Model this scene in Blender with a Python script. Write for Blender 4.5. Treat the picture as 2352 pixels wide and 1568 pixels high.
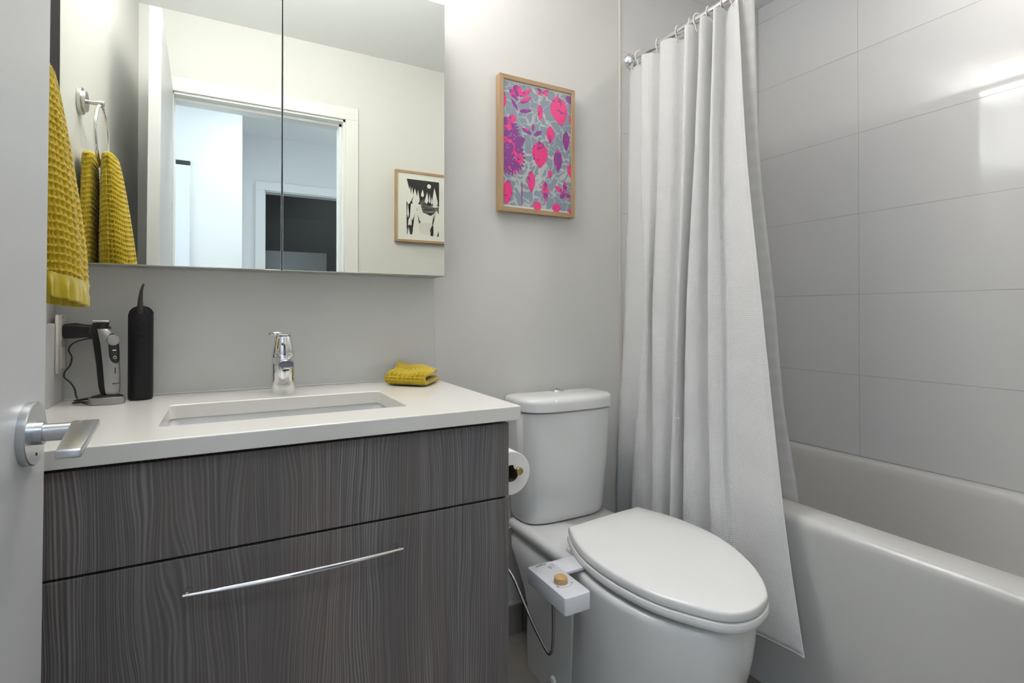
import bpy, bmesh, math, random
import numpy as np
from mathutils import Vector, Matrix
random.seed(7)
for o in list(bpy.data.objects): bpy.data.objects.remove(o)
S = bpy.context.scene; C = S.collection
PI = math.pi
# ------------------------------------------------------------------ camera, world, lights, exposure
H = 1.07                                   # lens height above the floor, metres
cam_d = bpy.data.cameras.new('camera'); cam = bpy.data.objects.new('camera', cam_d); C.objects.link(cam)
cam_d.sensor_width = 36; cam_d.lens = 18.565; cam_d.shift_y = -0.0307
cam_d.clip_start = 0.01
cam.location = (0, 0, H); cam.rotation_euler = (PI/2 + 0.0072147, 0, -0.495298)
S.camera = cam
W = bpy.data.worlds.new('world'); S.world = W; W.use_nodes = True
W.node_tree.nodes['Background'].inputs[0].default_value = (0.75, 0.85, 1.0, 1)
W.node_tree.nodes['Background'].inputs[1].default_value = 0.6
S.view_settings.view_transform = 'Standard'; S.view_settings.look = 'None'
S.view_settings.exposure = 0.42; S.view_settings.gamma = 1; S.view_settings.use_curve_mapping = False

def area(name, loc, rot, sx, sy, power, col, shape='RECTANGLE'):
    d = bpy.data.lights.new(name, 'AREA'); d.shape = shape; d.size = sx; d.size_y = sy
    d.energy = power; d.color = col
    o = bpy.data.objects.new(name, d); C.objects.link(o); o.location = loc; o.rotation_euler = rot
    return o
area('towel_fill_light', (-0.12, 0.97, 2.425), (0, 0, 0), 0.10, 0.10, 0.9, (1.0, 0.95, 0.88), 'DISK')  # added fill that softens the door's shadow on the left wall
area('ceiling_fill_light', (0.03, 1.50, 2.018), (PI+0.25, 0, 0), 0.60, 0.03, 17.0, (0.93, 0.97, 1.0))  # added uplight to brighten the ceiling and the bounce in the room
area('alcove_fill_light', (1.74, 0.50, 2.425), (0, 0, 0), 0.12, 0.12, 4.2, (1.0, 0.96, 0.91), 'DISK')  # added fill to brighten the tiles around the tub
area('hallway_lamp_light', (0.15, -0.42, 2.40), (0, 0, 0), 0.34, 0.34, 13.0, (0.70, 0.84, 1.0), 'DISK')
area('hallway_daylight', (1.95, -0.5, 1.3), (0, PI/2, 0), 2.0, 0.8, 14.0, (0.72, 0.86, 1.0))
area('hallway_daylight_left', (-1.15, -0.45, 1.3), (0, -PI/2, 0), 2.0, 0.8, 14.0, (0.72, 0.86, 1.0))
area('far_room_fill', (1.0, -2.2, 2.40), (0, 0, 0), 0.5, 0.3, 1.6, (0.9, 0.95, 1.0))  # added dim fill so the far room does not go black

# ------------------------------------------------------------------ materials
def mat(name, col, rough=0.5, metal=0.0, spec=0.5, coat=0.0, emis=None, es=0, bump=None, trans=0, sheen=0, ior=None):
    m = bpy.data.materials.new(name); m.use_nodes = True
    nt = m.node_tree; b = nt.nodes['Principled BSDF']
    b.inputs['Base Color'].default_value = (*col, 1); b.inputs['Roughness'].default_value = rough
    b.inputs['Metallic'].default_value = metal; b.inputs['Specular IOR Level'].default_value = spec
    b.inputs['Coat Weight'].default_value = coat
    b.inputs['Sheen Weight'].default_value = sheen
    if emis: b.inputs['Emission Color'].default_value = (*emis, 1); b.inputs['Emission Strength'].default_value = es
    if bump:
        sc, st, dist = bump
        tc = nt.nodes.new('ShaderNodeTexCoord'); n = nt.nodes.new('ShaderNodeTexNoise'); bp = nt.nodes.new('ShaderNodeBump')
        n.inputs['Scale'].default_value = sc; n.inputs['Detail'].default_value = 3
        bp.inputs['Strength'].default_value = st; bp.inputs['Distance'].default_value = dist
        nt.links.new(tc.outputs['Object'], n.inputs['Vector']); nt.links.new(n.outputs['Fac'], bp.inputs['Height'])
        nt.links.new(bp.outputs['Normal'], b.inputs['Normal'])
    return m
def nodes(m): return m.node_tree, m.node_tree.nodes['Principled BSDF']
def N(nt, t, **k):
    n = nt.nodes.new(t)
    for a, v in k.items():
        if a.startswith('_'): setattr(n, a[1:], v)
        else: n.inputs[a.replace('__', ' ')].default_value = v
    return n
def ramp(nt, stops, interp='LINEAR'):
    r = nt.nodes.new('ShaderNodeValToRGB'); r.color_ramp.interpolation = interp
    e = r.color_ramp.elements
    while len(e) < len(stops): e.new(0.5)
    for i, (p, c) in enumerate(stops): e[i].position = p; e[i].color = (*c, 1)
    return r
paint = mat('wall_paint', (0.655, 0.645, 0.62), 0.55, bump=(260, 0.05, 0.001))
ceil_paint = mat('ceiling_paint', (0.84, 0.84, 0.84), 0.8)
trim_paint = mat('trim_paint', (0.74, 0.735, 0.71), 0.32)
door_paint = mat('door_paint', (0.58, 0.585, 0.59), 0.35, bump=(90, 0.04, 0.002))
hall_paint = mat('hallway_paint', (0.70, 0.71, 0.72), 0.6)
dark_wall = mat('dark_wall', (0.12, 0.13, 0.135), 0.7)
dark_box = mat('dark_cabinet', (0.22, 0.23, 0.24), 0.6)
quartz = mat('white_quartz', (0.74, 0.715, 0.665), 0.16, bump=(400, 0.02, 0.001))
panel_m = mat('glossy_panel', (0.62, 0.62, 0.61), 0.22)
porcelain = mat('porcelain', (0.72, 0.72, 0.71), 0.07, coat=0.3)
acrylic = mat('white_acrylic', (0.60, 0.595, 0.58), 0.2)
seat_pl = mat('seat_plastic', (0.78, 0.775, 0.76), 0.16)
bidet_pl = mat('bidet_plastic', (0.76, 0.76, 0.80), 0.3)
chrome = mat('chrome', (0.82, 0.82, 0.83), 0.05, 1.0)
brushed = mat('brushed_nickel', (0.62, 0.61, 0.59), 0.25, 1.0)
satin = mat('satin_chrome', (0.60, 0.61, 0.63), 0.3, 1.0)
braid = mat('braided_steel', (0.42, 0.41, 0.40), 0.3, 1.0, bump=(900, 0.6, 0.001))
black_pl = mat('black_plastic', (0.009, 0.009, 0.010), 0.38)
black_soft = mat('black_soft_plastic', (0.008, 0.008, 0.009), 0.5, spec=0.3)
grey_metal = mat('silver_plastic', (0.33, 0.325, 0.315), 0.35, 0.6)
white_pl = mat('white_plastic', (0.70, 0.66, 0.60), 0.4)
ink = mat('black_ink', (0.02, 0.02, 0.02), 0.6)
print_w = mat('print_white', (0.78, 0.78, 0.78), 0.6)
paper = mat('tissue_paper', (0.82, 0.80, 0.77), 0.9, bump=(300, 0.2, 0.001))
card = mat('cardboard_core', (0.16, 0.12, 0.07), 0.9)
dark_gap = mat('dark_gap', (0.03, 0.03, 0.032), 0.6)
gap_shade_m = mat('gap_shade', (0.055, 0.052, 0.055), 0.5)  # shade of the gap beside the mirror cabinet, put into a dark colour
mirror_m = mat('mirror_glass', (0.91, 0.93, 0.86), 0.0, 1.0)
mirror_edge = mat('mirror_edge', (0.75, 0.80, 0.80), 0.15, 0.6)
cab_metal = mat('aluminium_cabinet', (0.42, 0.41, 0.38), 0.35, 0.7)
grout = mat('grout', (0.36, 0.35, 0.34), 0.8)
mat_board = mat('passepartout', (0.72, 0.71, 0.66), 0.7)
bw_ink = mat('lino_ink', (0.018, 0.018, 0.018), 0.6)
lamp_glass = mat('lamp_glass', (0.9, 0.9, 0.9), 0.4, emis=(1.0, 0.93, 0.84), es=10.5)

def tile_material(name, base, rough, var=0.02):
    m = mat(name, base, rough)
    nt, b = nodes(m); tc = N(nt, 'ShaderNodeTexCoord'); n = N(nt, 'ShaderNodeTexNoise', Scale=3.0, Detail=4.0)
    r = ramp(nt, [(0.3, tuple(c*(1-var) for c in base)), (0.7, tuple(c*(1+var) for c in base))])
    nt.links.new(tc.outputs['Object'], n.inputs['Vector']); nt.links.new(n.outputs['Fac'], r.inputs['Fac'])
    nt.links.new(r.outputs['Color'], b.inputs['Base Color'])
    return m
wall_tile = tile_material('polished_wall_tile', (0.655, 0.655, 0.655), 0.06)
floor_tile = tile_material('floor_tile', (0.27, 0.245, 0.215), 0.45, 0.06)

def wood_light(name, a, b_, axis):
    m = mat(name, a, 0.5); nt, b = nodes(m)
    tc = N(nt, 'ShaderNodeTexCoord'); mp = N(nt, 'ShaderNodeMapping')
    sc = [420, 420, 420]; sc[axis] = 14; mp.inputs['Scale'].default_value = sc
    n = N(nt, 'ShaderNodeTexNoise', Scale=1.0, Detail=3.0); r = ramp(nt, [(0.3, a), (0.7, b_)])
    nt.links.new(tc.outputs['Object'], mp.inputs['Vector']); nt.links.new(mp.outputs['Vector'], n.inputs['Vector'])
    nt.links.new(n.outputs['Fac'], r.inputs['Fac']); nt.links.new(r.outputs['Color'], b.inputs['Base Color'])
    return m
oak_v = wood_light('oak_vertical', (0.36, 0.235, 0.125), (0.50, 0.34, 0.19), 2)
oak_h = wood_light('oak_horizontal', (0.32, 0.205, 0.11), (0.46, 0.31, 0.17), 0)
bamboo = wood_light('bamboo', (0.52, 0.30, 0.12), (0.72, 0.45, 0.20), 1)

def dark_wood():
    m = mat('smoked_pine', (0.08, 0.075, 0.075), 0.42); nt, b = nodes(m); L = nt.links.new
    tc = N(nt, 'ShaderNodeTexCoord')
    # slow warp so that the grain wanders and makes cathedral arches
    mpw = N(nt, 'ShaderNodeMapping'); mpw.inputs['Scale'].default_value = (6.5, 6.5, 1.25)
    warp = N(nt, 'ShaderNodeTexNoise', Scale=1.0, Detail=2.0, Roughness=0.45)
    L(tc.outputs['Object'], mpw.inputs['Vector']); L(mpw.outputs['Vector'], warp.inputs['Vector'])
    sub = N(nt, 'ShaderNodeMath', _operation='MULTIPLY'); sub.inputs[1].default_value = 0.115
    L(warp.outputs['Fac'], sub.inputs[0])
    # second wobble, small
    mpx = N(nt, 'ShaderNodeMapping'); mpx.inputs['Scale'].default_value = (26, 26, 7)
    wob = N(nt, 'ShaderNodeTexNoise', Scale=1.0, Detail=1.0)
    L(tc.outputs['Object'], mpx.inputs['Vector']); L(mpx.outputs['Vector'], wob.inputs['Vector'])
    wm = N(nt, 'ShaderNodeMath', _operation='MULTIPLY'); wm.inputs[1].default_value = 0.010
    L(wob.outputs['Fac'], wm.inputs[0])
    sep = N(nt, 'ShaderNodeSeparateXYZ'); L(tc.outputs['Object'], sep.inputs[0])
    a1 = N(nt, 'ShaderNodeMath', _operation='ADD'); L(sep.outputs['X'], a1.inputs[0]); L(sub.outputs[0], a1.inputs[1])
    a2 = N(nt, 'ShaderNodeMath', _operation='ADD'); L(a1.outputs[0], a2.inputs[0]); L(wm.outputs[0], a2.inputs[1])
    cmb = N(nt, 'ShaderNodeCombineXYZ'); L(a2.outputs[0], cmb.inputs['X'])
    zz = N(nt, 'ShaderNodeMath', _operation='MULTIPLY'); zz.inputs[1].default_value = 0.012
    L(sep.outputs['Z'], zz.inputs[0]); L(zz.outputs[0], cmb.inputs['Z'])
    # growth lines: a sine of the warped coordinate, its phase and width disturbed by fine noise
    fine = N(nt, 'ShaderNodeTexNoise', Scale=190.0, Detail=2.5, Roughness=0.65); L(cmb.outputs[0], fine.inputs['Vector'])
    med = N(nt, 'ShaderNodeTexNoise', Scale=34.0, Detail=1.0); L(cmb.outputs[0], med.inputs['Vector'])
    m1 = N(nt, 'ShaderNodeMath', _operation='MULTIPLY'); m1.inputs[1].default_value = 2*PI/0.0050; L(a2.outputs[0], m1.inputs[0])
    m2 = N(nt, 'ShaderNodeMath', _operation='MULTIPLY'); m2.inputs[1].default_value = 26.0; L(med.outputs['Fac'], m2.inputs[0])
    m3 = N(nt, 'ShaderNodeMath', _operation='ADD'); L(m1.outputs[0], m3.inputs[0]); L(m2.outputs[0], m3.inputs[1])
    sn = N(nt, 'ShaderNodeMath', _operation='SINE'); L(m3.outputs[0], sn.inputs[0])
    h1 = N(nt, 'ShaderNodeMath', _operation='MULTIPLY_ADD'); h1.inputs[1].default_value = 0.13; h1.inputs[2].default_value = 0.0; L(sn.outputs[0], h1.inputs[0])
    h2 = N(nt, 'ShaderNodeMath', _operation='ADD'); L(h1.outputs[0], h2.inputs[0]); L(fine.outputs['Fac'], h2.inputs[1])
    rf = ramp(nt, [(0.34, (0, 0, 0)), (0.52, (0.30, 0.30, 0.30)), (0.74, (1, 1, 1))]); L(h2.outputs[0], rf.inputs['Fac'])
    big = N(nt, 'ShaderNodeTexNoise', Scale=9.0, Detail=1.5); L(cmb.outputs[0], big.inputs['Vector'])
    rb = ramp(nt, [(0.36, (0.22, 0.22, 0.22)), (0.60, (1, 1, 1))]); L(big.outputs['Fac'], rb.inputs['Fac'])
    am = N(nt, 'ShaderNodeMath', _operation='MULTIPLY'); L(rf.outputs['Color'], am.inputs[0]); L(rb.outputs['Color'], am.inputs[1])
    # cloudy tone: slate grey to brown with a hint of red
    mpt = N(nt, 'ShaderNodeMapping'); mpt.inputs['Scale'].default_value = (9, 9, 1.6)
    tone = N(nt, 'ShaderNodeTexNoise', Scale=1.0, Detail=3.0); L(tc.outputs['Object'], mpt.inputs['Vector']); L(mpt.outputs['Vector'], tone.inputs['Vector'])
    rt = ramp(nt, [(0.30, (0.100, 0.094, 0.097)), (0.50, (0.113, 0.098, 0.092)), (0.64, (0.138, 0.109, 0.094)), (0.76, (0.190, 0.118, 0.096))])
    L(tone.outputs['Fac'], rt.inputs['Fac'])
    mix = N(nt, 'ShaderNodeMix', _data_type='RGBA'); L(am.outputs[0], mix.inputs['Factor']); L(rt.outputs['Color'], mix.inputs[6])
    mix.inputs[7].default_value = (0.27, 0.255, 0.25, 1)
    L(mix.outputs[2], b.inputs['Base Color'])
    bp = N(nt, 'ShaderNodeBump', Strength=0.35, Distance=0.0012); L(rf.outputs['Color'], bp.inputs['Height']); L(bp.outputs['Normal'], b.inputs['Normal'])
    return m
smoked = dark_wood()

def fabric(name, base, cell, trans, strength=0.5, lowbump=True):
    m = mat(name, base, 0.85); nt, b = nodes(m); L = nt.links.new
    uv = N(nt, 'ShaderNodeUVMap'); sep = N(nt, 'ShaderNodeSeparateXYZ'); L(uv.outputs['UV'], sep.inputs[0])
    outs = []
    for ax in ('X', 'Y'):
        mu = N(nt, 'ShaderNodeMath', _operation='MULTIPLY'); mu.inputs[1].default_value = PI/cell; L(sep.outputs[ax], mu.inputs[0])
        s = N(nt, 'ShaderNodeMath', _operation='SINE'); L(mu.outputs[0], s.inputs[0])
        ab = N(nt, 'ShaderNodeMath', _operation='ABSOLUTE'); L(s.outputs[0], ab.inputs[0]); outs.append(ab)
    pr = N(nt, 'ShaderNodeMath', _operation='MULTIPLY'); L(outs[0].outputs[0], pr.inputs[0]); L(outs[1].outputs[0], pr.inputs[1])
    bp = N(nt, 'ShaderNodeBump', Strength=strength, Distance=0.0015); bp.invert = True; L(pr.outputs[0], bp.inputs['Height'])
    L(bp.outputs['Normal'], b.inputs['Normal'])
    dk = ramp(nt, [(0.0, base), (1.0, tuple(c*0.90 for c in base))]); L(pr.outputs[0], dk.inputs['Fac']); L(dk.outputs['Color'], b.inputs['Base Color'])
    tr = N(nt, 'ShaderNodeBsdfTranslucent'); tr.inputs['Color'].default_value = (*base, 1)
    mx = N(nt, 'ShaderNodeMixShader'); mx.inputs[0].default_value = trans
    out = nt.nodes['Material Output']; L(b.outputs[0], mx.inputs[1]); L(tr.outputs[0], mx.inputs[2]); L(mx.outputs[0], out.inputs['Surface'])
    return m
curtain_m = fabric('white_waffle_fabric', (0.91, 0.905, 0.90), 0.0055, 0.28)
liner_m = fabric('white_liner', (0.80, 0.79, 0.77), 0.05, 0.35, 0.0)
def towel_material(name, base):
    m = mat(name, base, 0.95, sheen=0.3); nt, b = nodes(m); L = nt.links.new
    tc = N(nt, 'ShaderNodeTexCoord'); n = N(nt, 'ShaderNodeTexNoise', Scale=900.0, Detail=2.0); L(tc.outputs['Object'], n.inputs['Vector'])
    r = ramp(nt, [(0.3, tuple(c*0.86 for c in base)), (0.7, tuple(min(1, c*1.1) for c in base))]); L(n.outputs['Fac'], r.inputs['Fac']); L(r.outputs['Color'], b.inputs['Base Color'])
    bp = N(nt, 'ShaderNodeBump', Strength=0.3, Distance=0.0006); L(n.outputs['Fac'], bp.inputs['Height']); L(bp.outputs['Normal'], b.inputs['Normal'])
    return m
mustard = towel_material('mustard_cotton', (0.52, 0.37, 0.008))
mustard_hem = towel_material('mustard_hem', (0.44, 0.34, 0.008))

# ------------------------------------------------------------------ mesh helpers
def link(name, verts, faces, m, parent=None, smooth=35, uvs=None, mats=None, fmat=None):
    me = bpy.data.meshes.new(name); me.from_pydata([tuple(v) for v in verts], [], [tuple(f) for f in faces]); me.validate()
    bm = bmesh.new(); bm.from_mesh(me); bmesh.ops.recalc_face_normals(bm, faces=bm.faces); bm.to_mesh(me); bm.free()
    for mm in ([m] if mats is None else mats): me.materials.append(mm)
    if fmat is not None: me.polygons.foreach_set('material_index', fmat)
    if smooth:
        me.polygons.foreach_set('use_smooth', [True]*len(me.polygons)); me.set_sharp_from_angle(angle=math.radians(smooth))
    if uvs is not None:
        lay = me.uv_layers.new(name='UVMap')
        for l in me.loops: lay.data[l.index].uv = uvs[l.vertex_index]
    o = bpy.data.objects.new(name, me); C.objects.link(o)
    if parent: o.parent = parent; 
    return o
def tag(o, label, cat, group=None, kind=None):
    if label: o['label'] = label
    if cat: o['category'] = cat
    if group: o['group'] = group
    if kind: o['kind'] = kind
    return o
def struct(o, label=None, cat=None): o['kind'] = 'structure'; return tag(o, label, cat)
def empty(name, label, cat, loc=(0, 0, 0), group=None):
    o = bpy.data.objects.new(name, None); C.objects.link(o); o.location = loc; o.empty_display_size = 0.05
    return tag(o, label, cat, group)
def fix(root):
    """parts are modelled in room coordinates: move the root's offset out of their meshes"""
    off = Matrix.Translation(-Vector(root.location))
    def go(o):
        for c in o.children:
            if c.type == 'MESH': c.data.transform(off) if c.parent == root or True else None
            go(c)
    go(root)
class MB:
    """collects boxes, lofts and tubes into one mesh"""
    def __init__(s): s.v = []; s.f = []; s.m = []; s.cm = 0
    def add(s, v, f):
        o = len(s.v); s.v += [tuple(p) for p in v]; s.f += [tuple(i+o for i in q) for q in f]; s.m += [s.cm]*len(f); return s
    def box(s, x0, x1, y0, y1, z0, z1, bev=0.0, seg=2):
        bm = bmesh.new(); bmesh.ops.create_cube(bm, size=1)
        for v in bm.verts: v.co = Vector(((x0+x1)/2+v.co.x*(x1-x0), (y0+y1)/2+v.co.y*(y1-y0), (z0+z1)/2+v.co.z*(z1-z0)))
        if bev: bmesh.ops.bevel(bm, geom=list(bm.edges), offset=bev, segments=seg, affect='EDGES', profile=0.5)
        bm.verts.index_update(); s.add([v.co[:] for v in bm.verts], [[v.index for v in f.verts] for f in bm.faces]); bm.free(); return s
    def loft(s, rings, cap0=True, cap1=True, closed=True):
        n = len(rings[0]); v = [p for r in rings for p in r]; f = []
        for i in range(len(rings)-1):
            for j in range(n if closed else n-1):
                k = (j+1) % n; f.append((i*n+j, i*n+k, (i+1)*n+k, (i+1)*n+j))
        if cap0: f.append(tuple(range(n))[::-1])
        if cap1: f.append(tuple((len(rings)-1)*n+j for j in range(n)))
        return s.add(v, f)
    def tube(s, pts, r, n=12, cap=True):
        P = [Vector(p) for p in pts]; rings = []; rr_ = r if isinstance(r, (list, tuple)) else [r]*len(P)
        up = None
        for i, p in enumerate(P):
            d = (P[min(i+1, len(P)-1)]-P[max(i-1, 0)]).normalized()
            if up is None: up = d.orthogonal().normalized()
            up = (up - d*up.dot(d)).normalized(); b = d.cross(up)
            rings.append([p+up*math.cos(2*PI*k/n)*rr_[i]+b*math.sin(2*PI*k/n)*rr_[i] for k in range(n)])
        return s.loft(rings, cap, cap)
    def lathe(s, prof, axis=(0, 0, 1), org=(0, 0, 0), n=32, cap=True):
        a = Vector(axis).normalized(); u = a.orthogonal().normalized(); w = a.cross(u); O = Vector(org)
        rings = [[O+a*h+u*math.cos(2*PI*k/n)*r+w*math.sin(2*PI*k/n)*r for k in range(n)] for r, h in prof]
        return s.loft(rings, cap, cap)
    def torus(s, c, R_, r, ax=(1, 0, 0), n=48, m=10):
        a = Vector(ax).normalized(); u = a.orthogonal().normalized(); w = a.cross(u); c = Vector(c); v = []; f = []
        for i in range(n):
            d = u*math.cos(2*PI*i/n)+w*math.sin(2*PI*i/n)
            for j in range(m): v.append(c+d*(R_+r*math.cos(2*PI*j/m))+a*r*math.sin(2*PI*j/m))
        for i in range(n):
            for j in range(m): f.append((i*m+j, ((i+1) % n)*m+j, ((i+1) % n)*m+(j+1) % m, i*m+(j+1) % m))
        return s.add(v, f)
    def build(s, name, m, parent=None, smooth=35, mats=None):
        return link(name, s.v, s.f, m, parent, smooth, mats=mats, fmat=s.m if mats else None)
def rr(x0, x1, y0, y1, r, z, k=6):
    pts = []
    for cx, cy, a0 in ((x1-r, y1-r, 0), (x0+r, y1-r, 90), (x0+r, y0+r, 180), (x1-r, y0+r, 270)):
        for i in range(k+1):
            a = math.radians(a0+90*i/k); pts.append((cx+r*math.cos(a), cy+r*math.sin(a), z))
    return pts
def catmull(P, per=8, closed=False):
    P = [np.array(p, float) for p in P]; n = len(P); out = []
    rng = range(n) if closed else range(n-1)
    for i in rng:
        p0 = P[(i-1) % n] if closed or i > 0 else P[0]*2-P[1]
        p1 = P[i]; p2 = P[(i+1) % n]; p3 = P[(i+2) % n] if closed or i+2 < n else P[-1]*2-P[-2]
        for k in range(per):
            t = k/per; out.append(0.5*((2*p1)+(-p0+p2)*t+(2*p0-5*p1+4*p2-p3)*t*t+(-p0+3*p1-3*p2+p3)*t**3))
    if not closed: out.append(P[-1])
    return out
def text_mesh(name, s, size, m, parent, M, ext=0.0002, space=1.0):
    cu = bpy.data.curves.new(name, 'FONT'); cu.body = s; cu.size = size; cu.extrude = ext; cu.align_x = 'CENTER'; cu.align_y = 'CENTER'; cu.resolution_u = 3; cu.space_character = space; cu.offset = size*0.012
    t = bpy.data.objects.new('tmp', cu); C.objects.link(t)
    me = bpy.data.meshes.new_from_object(t.evaluated_get(bpy.context.evaluated_depsgraph_get())); bpy.data.objects.remove(t)
    me.transform(M); me.materials.clear(); me.materials.append(m)
    o = bpy.data.objects.new(name, me); C.objects.link(o); o.parent = parent
    return o
def frame_matrix(org, xa, ya):
    xa = Vector(xa).normalized(); ya = Vector(ya).normalized(); za = xa.cross(ya)
    M = Matrix((( xa.x, ya.x, za.x, org[0]), (xa.y, ya.y, za.y, org[1]), (xa.z, ya.z, za.z, org[2]), (0, 0, 0, 1)))
    return M

# ------------------------------------------------------------------ room shell
YB, YF, XLW, XR, ZC = 1.5645, 0.116, -0.345, 2.10, 2.44     # back wall, door wall, left wall, tiled wall, ceiling
XT = 1.307                                                  # where the alcove tiling starts on the back wall
b = MB(); b.box(XLW-0.1, XR+0.1, YB, YB+0.1, 0, ZC); struct(b.build('wall_back', paint, smooth=0))
b = MB(); b.box(XLW-0.1, XLW, YF-0.13, YB, 0, ZC); struct(b.build('wall_left', paint, smooth=0))
DL, DR, DT = -0.228, 0.542, 2.08                            # door opening
b = MB(); b.box(XLW-0.1, DL-0.0, YF-0.12, YF, 0, ZC); b.box(DR, XR+0.1, YF-0.12, YF, 0, ZC); b.box(DL, DR, YF-0.12, YF, DT, ZC)
struct(b.build('wall_front', paint, smooth=0))
b = MB(); b.box(-1.3, 2.4, -2.7, YB+0.1, ZC, ZC+0.1); struct(b.build('ceiling', ceil_paint, smooth=0))
# floor: tiles with grout
def tiled(name, plane, u0, u1, v0, v1, us, vs, at, thick, gap, m_t, tilt=0.0, side=1, flip=1):
    """tiles as shallow boxes on a grout bed; plane 'x','y' or 'z'"""
    mb = MB(); mb.cm = 1
    def P(u, v, w):
        return {'x': (at+w*side, u, v), 'y': (u, at+w*side, v), 'z': (u, v, at+w*side)}[plane]
    g0 = max(0, thick-0.0007)
    mb.add([P(u0, v0, g0), P(u1, v0, g0), P(u1, v1, g0), P(u0, v1, g0)], [(0, 1, 2, 3)])
    mb.cm = 0; rnd = random.Random(11)
    for i in range(len(us)-1):
        for j in range(len(vs)-1):
            a0, a1, b0, b1 = us[i]+gap/2, us[i+1]-gap/2, vs[j]+gap/2, vs[j+1]-gap/2
            tu, tv = rnd.uniform(-tilt, tilt), rnd.uniform(-tilt, tilt)
            T = lambda u, v: thick+tu*(u-(a0+a1)/2)+tv*(v-(b0+b1)/2)
            q = [P(a0, b0, T(a0, b0)), P(a1, b0, T(a1, b0)), P(a1, b1, T(a1, b1)), P(a0, b1, T(a0, b1)),
                 P(a0, b0, 0), P(a1, b0, 0), P(a1, b1, 0), P(a0, b1, 0)]
            mb.add(q, [(0, 1, 2, 3), (0, 4, 5, 1), (1, 5, 6, 2), (2, 6, 7, 3), (3, 7, 4, 0)])
    return mb.build(name, None, smooth=0, mats=[m_t, grout])
us = [-1.3, -0.95, -0.34, 0.27, 0.88, 1.49, 2.1, 2.4]; vs = [-2.7, -2.15, -1.85, -1.54, -1.235, -0.93, -0.625, -0.32, -0.015, 0.29, 0.595, 0.90, 1.205, 1.51, 1.665]
struct(tiled('floor', 'z', -1.3, 2.4, -2.7, YB+0.1, us, vs, -0.004, 0.004, 0.003, floor_tile))
rows = [0.0, 0.24, 0.535, 0.839, 1.144, 1.449, 1.754, 2.0635, 2.368, 2.44]
o = tiled('wall_right', 'x', YF, YB, 0, ZC, [YF, 0.522, 1.131, YB], rows, XR+0.008, 0.008, 0.0013, wall_tile, 0.0016, -1)
struct(o)
b = MB(); b.box(XR+0.008, XR+0.1, YF, YB, 0, ZC); o2 = b.build('backing', grout, o, 0)
o = tiled('wall_alcove_end', 'y', XT+0.004, XR, 0, ZC, [XT+0.004, XR-0.002], rows, YB, 0.008, 0.0013, wall_tile, 0.001, -1); struct(o)
b = MB(); b.box(XT-0.003, XT+0.004, YB-0.0105, YB, 0.0, ZC); struct(b.build('trim_1', mat('tile_edge_strip', (0.55, 0.52, 0.46), 0.4), smooth=0))
# tiled baseboard
b = MB(); b.cm = 0
for x0, x1 in ((-0.3, 0.27), (0.273, 0.88), (0.883, XT-0.005)): b.box(x0, x1, YB-0.011, YB, 0.003, 0.096, 0.0008, 1)
b.cm = 1; b.box(-0.3, XT-0.005, YB-0.011, YB, 0.096, 0.101); b.cm = 1; b.box(-0.3, XT-0.005, YB-0.008, YB, 0.0, 0.003)
struct(b.build('baseboard_back', None, smooth=0, mats=[floor_tile, mat('base_caulk', (0.42, 0.37, 0.30), 0.6)]))
# door casing and jamb
b = MB(); cw = 0.060
for y0, y1 in ((YF, YF+0.012), (YF-0.132, YF-0.12)):
    b.box(DL-cw, DL+0.004, y0, y1, 0, DT-0.004, 0.0015, 1); b.box(DR-0.004, DR+cw, y0, y1, 0, DT-0.004, 0.0015, 1); b.box(DL-cw, DR+cw, y0, y1, DT-0.004, DT+cw, 0.0015, 1)
b.box(DL-0.002, DL+0.014, YF-0.118, YF-0.002, 0, DT); b.box(DR-0.014, DR+0.002, YF-0.118, YF-0.002, 0, DT); b.box(DL, DR, YF-0.118, YF-0.002, DT-0.014, DT+0.002)
b.box(DR-0.026, DR-0.012, YF-0.118, YF-0.05, 0, DT); b.box(DL, DR, YF-0.118, YF-0.05, DT-0.026, DT-0.012)
struct(b.build('trim_2', trim_paint, smooth=0))
# door leaf, opened against the left wall
ang = math.atan2(0.025, 0.737)
dr = empty('door_1', None, None, (-0.226, 0.118, 0)); dr['kind'] = 'structure'
def dloc(u, w, z):   # u along leaf from hinge, w out of the room-side face
    cu, su = math.cos(ang), math.sin(ang)
    return (-0.226+u*su+w*cu+0.006*(z-0.45), 0.118+u*cu-w*su, z)
def dbox(mb, u0, u1, w0, w1, z0, z1, bev=0.001):
    t = MB(); t.box(w0, w1, u0, u1, z0, z1, bev); mb.add([dloc(p[1], p[0], p[2]) for p in t.v], t.f)
b = MB(); dbox(b, 0.002, 0.736, -0.035, 0, 0.008, DT+0.001, 0.0015); leaf = b.build('leaf', door_paint, dr, 20)
hz, hu = 0.933, 0.676
hd = MB(); hd.lathe([(0.0355, -0.002), (0.036, 0.0), (0.036, 0.0075), (0.0350, 0.0085), (0.0, 0.0086)], (1, 0, 0), (0, 0, 0), 48)
b = MB(); b.add([dloc(hu+p[1], p[0], hz+p[2]) for p in hd.v], hd.f); rose = b.build('handle_rose', satin, dr)
hd = MB(); hd.lathe([(0.0130, 0.008), (0.0130, 0.016), (0.0098, 0.0165), (0.0098, 0.050), (0.0, 0.0525)], (1, 0, 0), (0, 0, 0), 32)
b = MB(); b.add([dloc(hu+p[1], p[0], hz+p[2]) for p in hd.v], hd.f); b.build('handle_neck', satin, dr)
t = MB(); t.box(0.0, 0.030, -0.156, 0.014, 0.001, 0.0095, 0.0022, 3)
t.v = [(p[0]*(0.92-0.26*(0.014-p[1])/0.170)+0.037+0.028*(0.014-p[1])/0.170, p[1], p[2]) for p in t.v]
b = MB(); b.add([dloc(hu+p[1], p[0], hz+p[2]) for p in t.v], t.f); b.build('handle_lever', satin, dr)
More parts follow.
